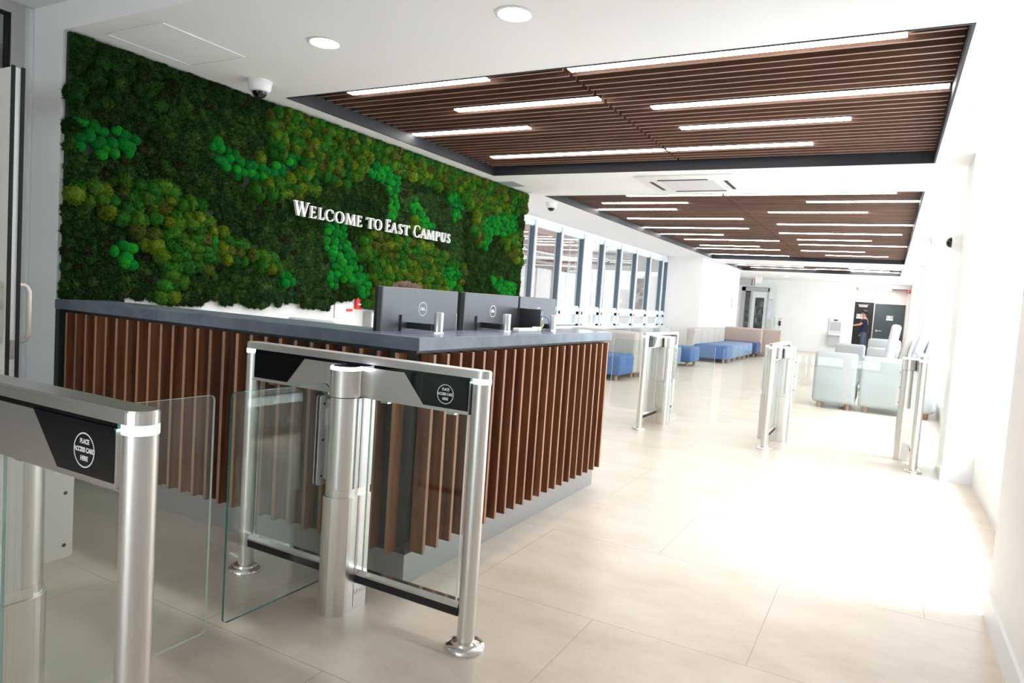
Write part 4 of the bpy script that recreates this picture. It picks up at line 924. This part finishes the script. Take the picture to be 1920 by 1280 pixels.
def standing_person():
    # local frame: faces -x (toward the left of the picture), z up
    e = empty('person', (-.82, 30.35, 0)); tag(e, 'person in a navy T-shirt and jeans reaching out left in front of the black door', 'person')
    N = [((.0, 0, .94), (.12, .15)), ((.01, 0, 1.12), (.095, .125)), ((.0, 0, 1.30), (.12, .16)), ((-.01, 0, 1.43), (.08, .10)), ((-.02, 0, 1.50), .055), ((-.045, 0, 1.575), (.075, .070)), ((-.05, 0, 1.66), (.085, .075)), ((-.03, 0, 1.72), (.055, .05)),
         ((-.0, -.17, 1.40), .055), ((-.12, -.20, 1.20), .046), ((-.34, -.20, 1.15), .034), ((-.40, -.20, 1.15), .026),
         ((.0, .17, 1.40), .055), ((.03, .21, 1.13), .045), ((-.08, .20, .92), .034), ((-.10, .19, .87), .026),
         ((.0, -.09, .88), .088), ((-.02, -.10, .50), .060), ((.02, -.10, .10), .042), ((-.10, -.10, .045), (.04, .035)),
         ((.02, .09, .88), .088), ((.06, .10, .50), .060), ((.12, .10, .10), .042), ((.0, .10, .045), (.04, .035))]
    Ed = [(0, 1), (1, 2), (2, 3), (3, 4), (4, 5), (5, 6), (6, 7), (3, 8), (8, 9), (9, 10), (10, 11), (3, 12), (12, 13), (13, 14), (14, 15), (0, 16), (16, 17), (17, 18), (18, 19), (0, 20), (20, 21), (21, 22), (22, 23)]
    hand(N, Ed, 11, (-1, 0, 0), (0, 0, -1), 1); hand(N, Ed, 15, (-.3, 0, -1), (0, -1, 0), 1)
    # nose, chin
    N.append(((-.135, 0, 1.635), .014)); Ed.append((6, len(N)-1)); N.append(((-.095, 0, 1.565), .03)); Ed.append((5, len(N)-1))
    body = skin_chain('body', 'skin', N, Ed, e)
    for s in (-1, 1):
        MB().lathe([(.0, -.018), (.012, -.012), (.014, 0), (.012, .014), (0, .018)], n=12, cap=False, M=Matrix.Translation((-.045, s*.080, 1.64))).build('ear', 'skin', e)
        MB().lathe([(.0, -.008), (.008, 0), (.0, .008)], n=10, cap=False, M=Matrix.Translation((-.126, s*.030, 1.655))).build('eye', 'near_black', e)
    MB().box(-.128, -.118, -.022, .022, 1.588, 1.594).build('mouth', 'red_plastic', e) if False else None
    H_ = [((-.035, 0, 1.70), (.095, .088)), ((.0, 0, 1.655), (.088, .086)), ((.015, 0, 1.59), (.055, .06)), ((-.06, 0, 1.735), (.07, .07))]
    blob('hair', 'dark_hair', (-.015, 0, 1.685), (.108, .098, .085), e)
    S_ = [((.0, 0, .80), (.15, .19)), ((.0, 0, .98), (.15, .185)), ((.01, 0, 1.12), (.14, .175)), ((.0, 0, 1.30), (.15, .19)), ((-.01, 0, 1.42), (.10, .13)), ((-.0, -.19, 1.395), .082), ((-.08, -.21, 1.26), .070), ((.0, .19, 1.395), .082), ((.02, .215, 1.24), .070)]
    skin_chain('t_shirt', 'navy_cloth', S_, [(0, 1), (1, 2), (2, 3), (3, 4), (4, 5), (5, 6), (4, 7), (7, 8)], e)
    J_ = [((.0, 0, 1.0), (.125, .155)), ((.0, -.09, .84), .105), ((-.02, -.10, .50), .080), ((.02, -.10, .09), .066), ((.02, .09, .84), .105), ((.06, .10, .50), .080), ((.12, .10, .09), .066)]
    skin_chain('jeans', 'denim', J_, [(0, 1), (1, 2), (2, 3), (0, 4), (4, 5), (5, 6)], e)
    for x, y in ((-.05, -.10), (.05, .10)): MB().rbox(x-.13, x+.13, y-.05, y+.05, 0, .085, .035).build('shoe', 'shoe_black', e)
    return e
standing_person()
def seated_person():
    e = empty('person', (-2.86, 3.66, 0)); e.rotation_euler = (0, 0, 0); tag(e, 'person sitting behind the left monitor, only brown hair showing above it', 'person')
    # faces +x towards the screens
    N = [((.0, 0, .52), (.14, .17)), ((-.01, 0, .68), (.11, .14)), ((.01, 0, .86), (.12, .16)), ((.04, 0, .98), (.08, .10)), ((.06, 0, 1.06), .052), ((.09, 0, 1.13), (.072, .068)), ((.10, 0, 1.21), (.085, .075)), ((.08, 0, 1.27), (.055, .05)),
         ((.03, -.18, .96), .052), ((.14, -.22, .76), .042), ((.34, -.16, .79), .032), ((.39, -.15, .79), .025),
         ((.03, .18, .96), .052), ((.14, .22, .76), .042), ((.34, .16, .79), .032), ((.39, .15, .79), .025),
         ((.12, -.10, .53), .085), ((.44, -.11, .54), .062), ((.44, -.11, .12), .042), ((.54, -.11, .05), (.04, .035)),
         ((.12, .10, .53), .085), ((.44, .11, .54), .062), ((.44, .11, .12), .042), ((.54, .11, .05), (.04, .035))]
    Ed = [(0, 1), (1, 2), (2, 3), (3, 4), (4, 5), (5, 6), (6, 7), (3, 8), (8, 9), (9, 10), (10, 11), (3, 12), (12, 13), (13, 14), (14, 15), (0, 16), (16, 17), (17, 18), (18, 19), (0, 20), (20, 21), (21, 22), (22, 23)]
    hand(N, Ed, 11, (1, 0, 0), (0, 0, -1), 1); hand(N, Ed, 15, (1, 0, 0), (0, 0, -1), -1)
    N.append(((.188, 0, 1.185), .013)); Ed.append((6, len(N)-1)); N.append(((.145, 0, 1.115), .03)); Ed.append((5, len(N)-1))
    skin_chain('body', 'skin', N, Ed, e)
    H_ = [((.085, 0, 1.245), (.092, .085)), ((.04, 0, 1.20), (.085, .083)), ((.03, 0, 1.12), (.055, .06)), ((.11, 0, 1.28), (.06, .065))]
    blob('hair', 'brown_hair', (.06, 0, 1.262), (.12, .125, .095), e, .22, 3, 22)
    S_ = [((.0, 0, .53), (.155, .19)), ((-.01, 0, .68), (.14, .17)), ((.01, 0, .86), (.145, .185)), ((.04, 0, .97), (.10, .12)), ((.03, -.19, .955), .074), ((.13, -.225, .79), .060), ((.03, .19, .955), .074), ((.13, .225, .79), .060)]
    skin_chain('t_shirt', 'grey_plastic', S_, [(0, 1), (1, 2), (2, 3), (3, 4), (4, 5), (3, 6), (6, 7)], e)
    J_ = [((.0, 0, .53), (.13, .17)), ((.14, -.10, .54), .098), ((.44, -.11, .545), .078), ((.44, -.11, .11), .060), ((.14, .10, .54), .098), ((.44, .11, .545), .078), ((.44, .11, .11), .060)]
    skin_chain('trousers', 'navy_cloth', J_, [(0, 1), (1, 2), (2, 3), (0, 4), (4, 5), (5, 6)], e)
    for y in (-.11, .11): MB().rbox(.38, .64, y-.05, y+.05, 0, .085, .035).build('shoe', 'shoe_black', e)
seated_person()
ch = task_chair((-2.88, 3.66, 0), -R90, 'task chair carrying the person behind the left monitor'); 
# ================================================================ COURTYARD BEYOND THE LEFT WINDOWS
sbox('ground_courtyard', 'concrete', (-30, -5.75, 2.0, 40, -.3, -.05))
sbox('wall_upper_floors', 'concrete', (-5.9, -5.76, -4.6, 30.0, 3.12, 16), (-30, -5.9, 5.8, 6.0, 0, 16), (-19.2, -19, 6.0, 24, 0, 16))  # unseen tall walls added to cut the sky light in the courtyard
e = empty('brick_building', (-11.5, 24, 0)); tag(e, 'pinkish brick building with white framed doorway outside the left windows', 'building')
MB().box(-8, .60, 0, .4, -.05, 9.5).box(.60, .95, 0, .4, 2.5, 9.5).build('brick_wall', 'brick', e)
MB().box(.60, .68, -.03, .2, 0, 2.5).box(1.24, 1.32, -.03, .2, 0, 2.5).box(.6, 1.3, -.03, .2, 2.42, 2.5).box(.98, 1.02, -.02, .1, 0, 2.42).build('doorway_frame', 'white_metal', e)
MB().box(.68, 1.24, .2, .22, 0, 2.42).build('door_panel', 'paper_white', e)
MB().box(-3.0, 1.3, -.12, .0, 2.86, 2.94).box(-3.0, 1.5, -.12, .0, 2.62, 2.66).build('stone_band', 'paper_white', e)
e = empty('glazed_link_building', (-8.6, 24.6, 0)); tag(e, 'white single-storey glazed link seen through the right-hand left windows', 'building')
MB().box(-1.5, 2.65, 0, .3, 2.6, 3.25).build('fascia', 'concrete', e)
MB().box(-1.5, 2.65, 0, 3, 3.25, 3.35).build('roof', 'grey_wallpanel', e)
MB().box(-1.5, 2.65, 2.9, 3.0, -.05, 2.6).build('rear_wall', 'paper_white', e)
MB().box(-1.5, 2.65, .3, 2.9, -.04, .0).build('link_floor', 'concrete', e)
mb = MB()
for x in (-1.5, -.45, .25, 1.2, 2.2): mb.box(x, x+.07, 0, .1, 0, 2.6)
mb.build('mullion', 'white_metal', e)
MB().box(-1.3, .1, 1.2, 1.28, 2.50, 2.54).box(.4, 1.3, .8, .88, 2.50, 2.54).build('light_strip', 'lamp_white', e)
MB().box(.12, .50, .45, .5, 1.05, 2.36).build('collage_board', 'collage', e)
e = empty('balcony_railing', (-11.6, 23.4, 2.94)); tag(e, 'white balcony rails with thin balusters in front of the brick building', 'railing')
rl = MB()
for k in range(70): x = -3+.08*k; rl.box(x-.006, x+.006, -.01, .01, .0, .62)
rl.build('baluster', 'grey_plastic', e)['kind'] = 'stuff'
MB().box(-3.05, 2.6, -.03, .03, .62, .68).box(-3.05, 2.6, -.03, .03, .40, .43).box(-3.05, 2.6, -.05, .05, -.05, .0).build('rail', 'paper_white', e)
MB().tube([(-1.2, -.1, .30), (1.8, -.1, -.12)], .03, 8).build('stair_rail', 'paper_white', e)
for x in (-3.0, -.6, 1.1, 2.5): MB().box(x-.03, x+.03, -.03, .03, -2.99, .62).build('railing_post', 'grey_plastic', e)
# portals help the daylight through the openings
area('daylight_portal', (1.30, 24.5, 1.45), (-1, 0, 0), 8.5, 2.3, 1, portal=True)
area('daylight_portal', (1.30, 5.32, 1.45), (-1, 0, 0), 3.1, 2.3, 1, portal=True)
area('daylight_portal', (1.30, 10.4, 1.45), (-1, 0, 0), 5.8, 2.3, 1, portal=True)
area('daylight_portal', (1.30, 16.6, 1.45), (-1, 0, 0), 5.4, 2.3, 1, portal=True)
area('daylight_portal', (-1.6, -4.74, 1.25), (0, 1, 0), 3.0, 2.35, 1, portal=True)
area('daylight_portal', (-5.72, 13.9, 1.74), (1, 0, 0), 10.5, 1.85, 1, portal=True)
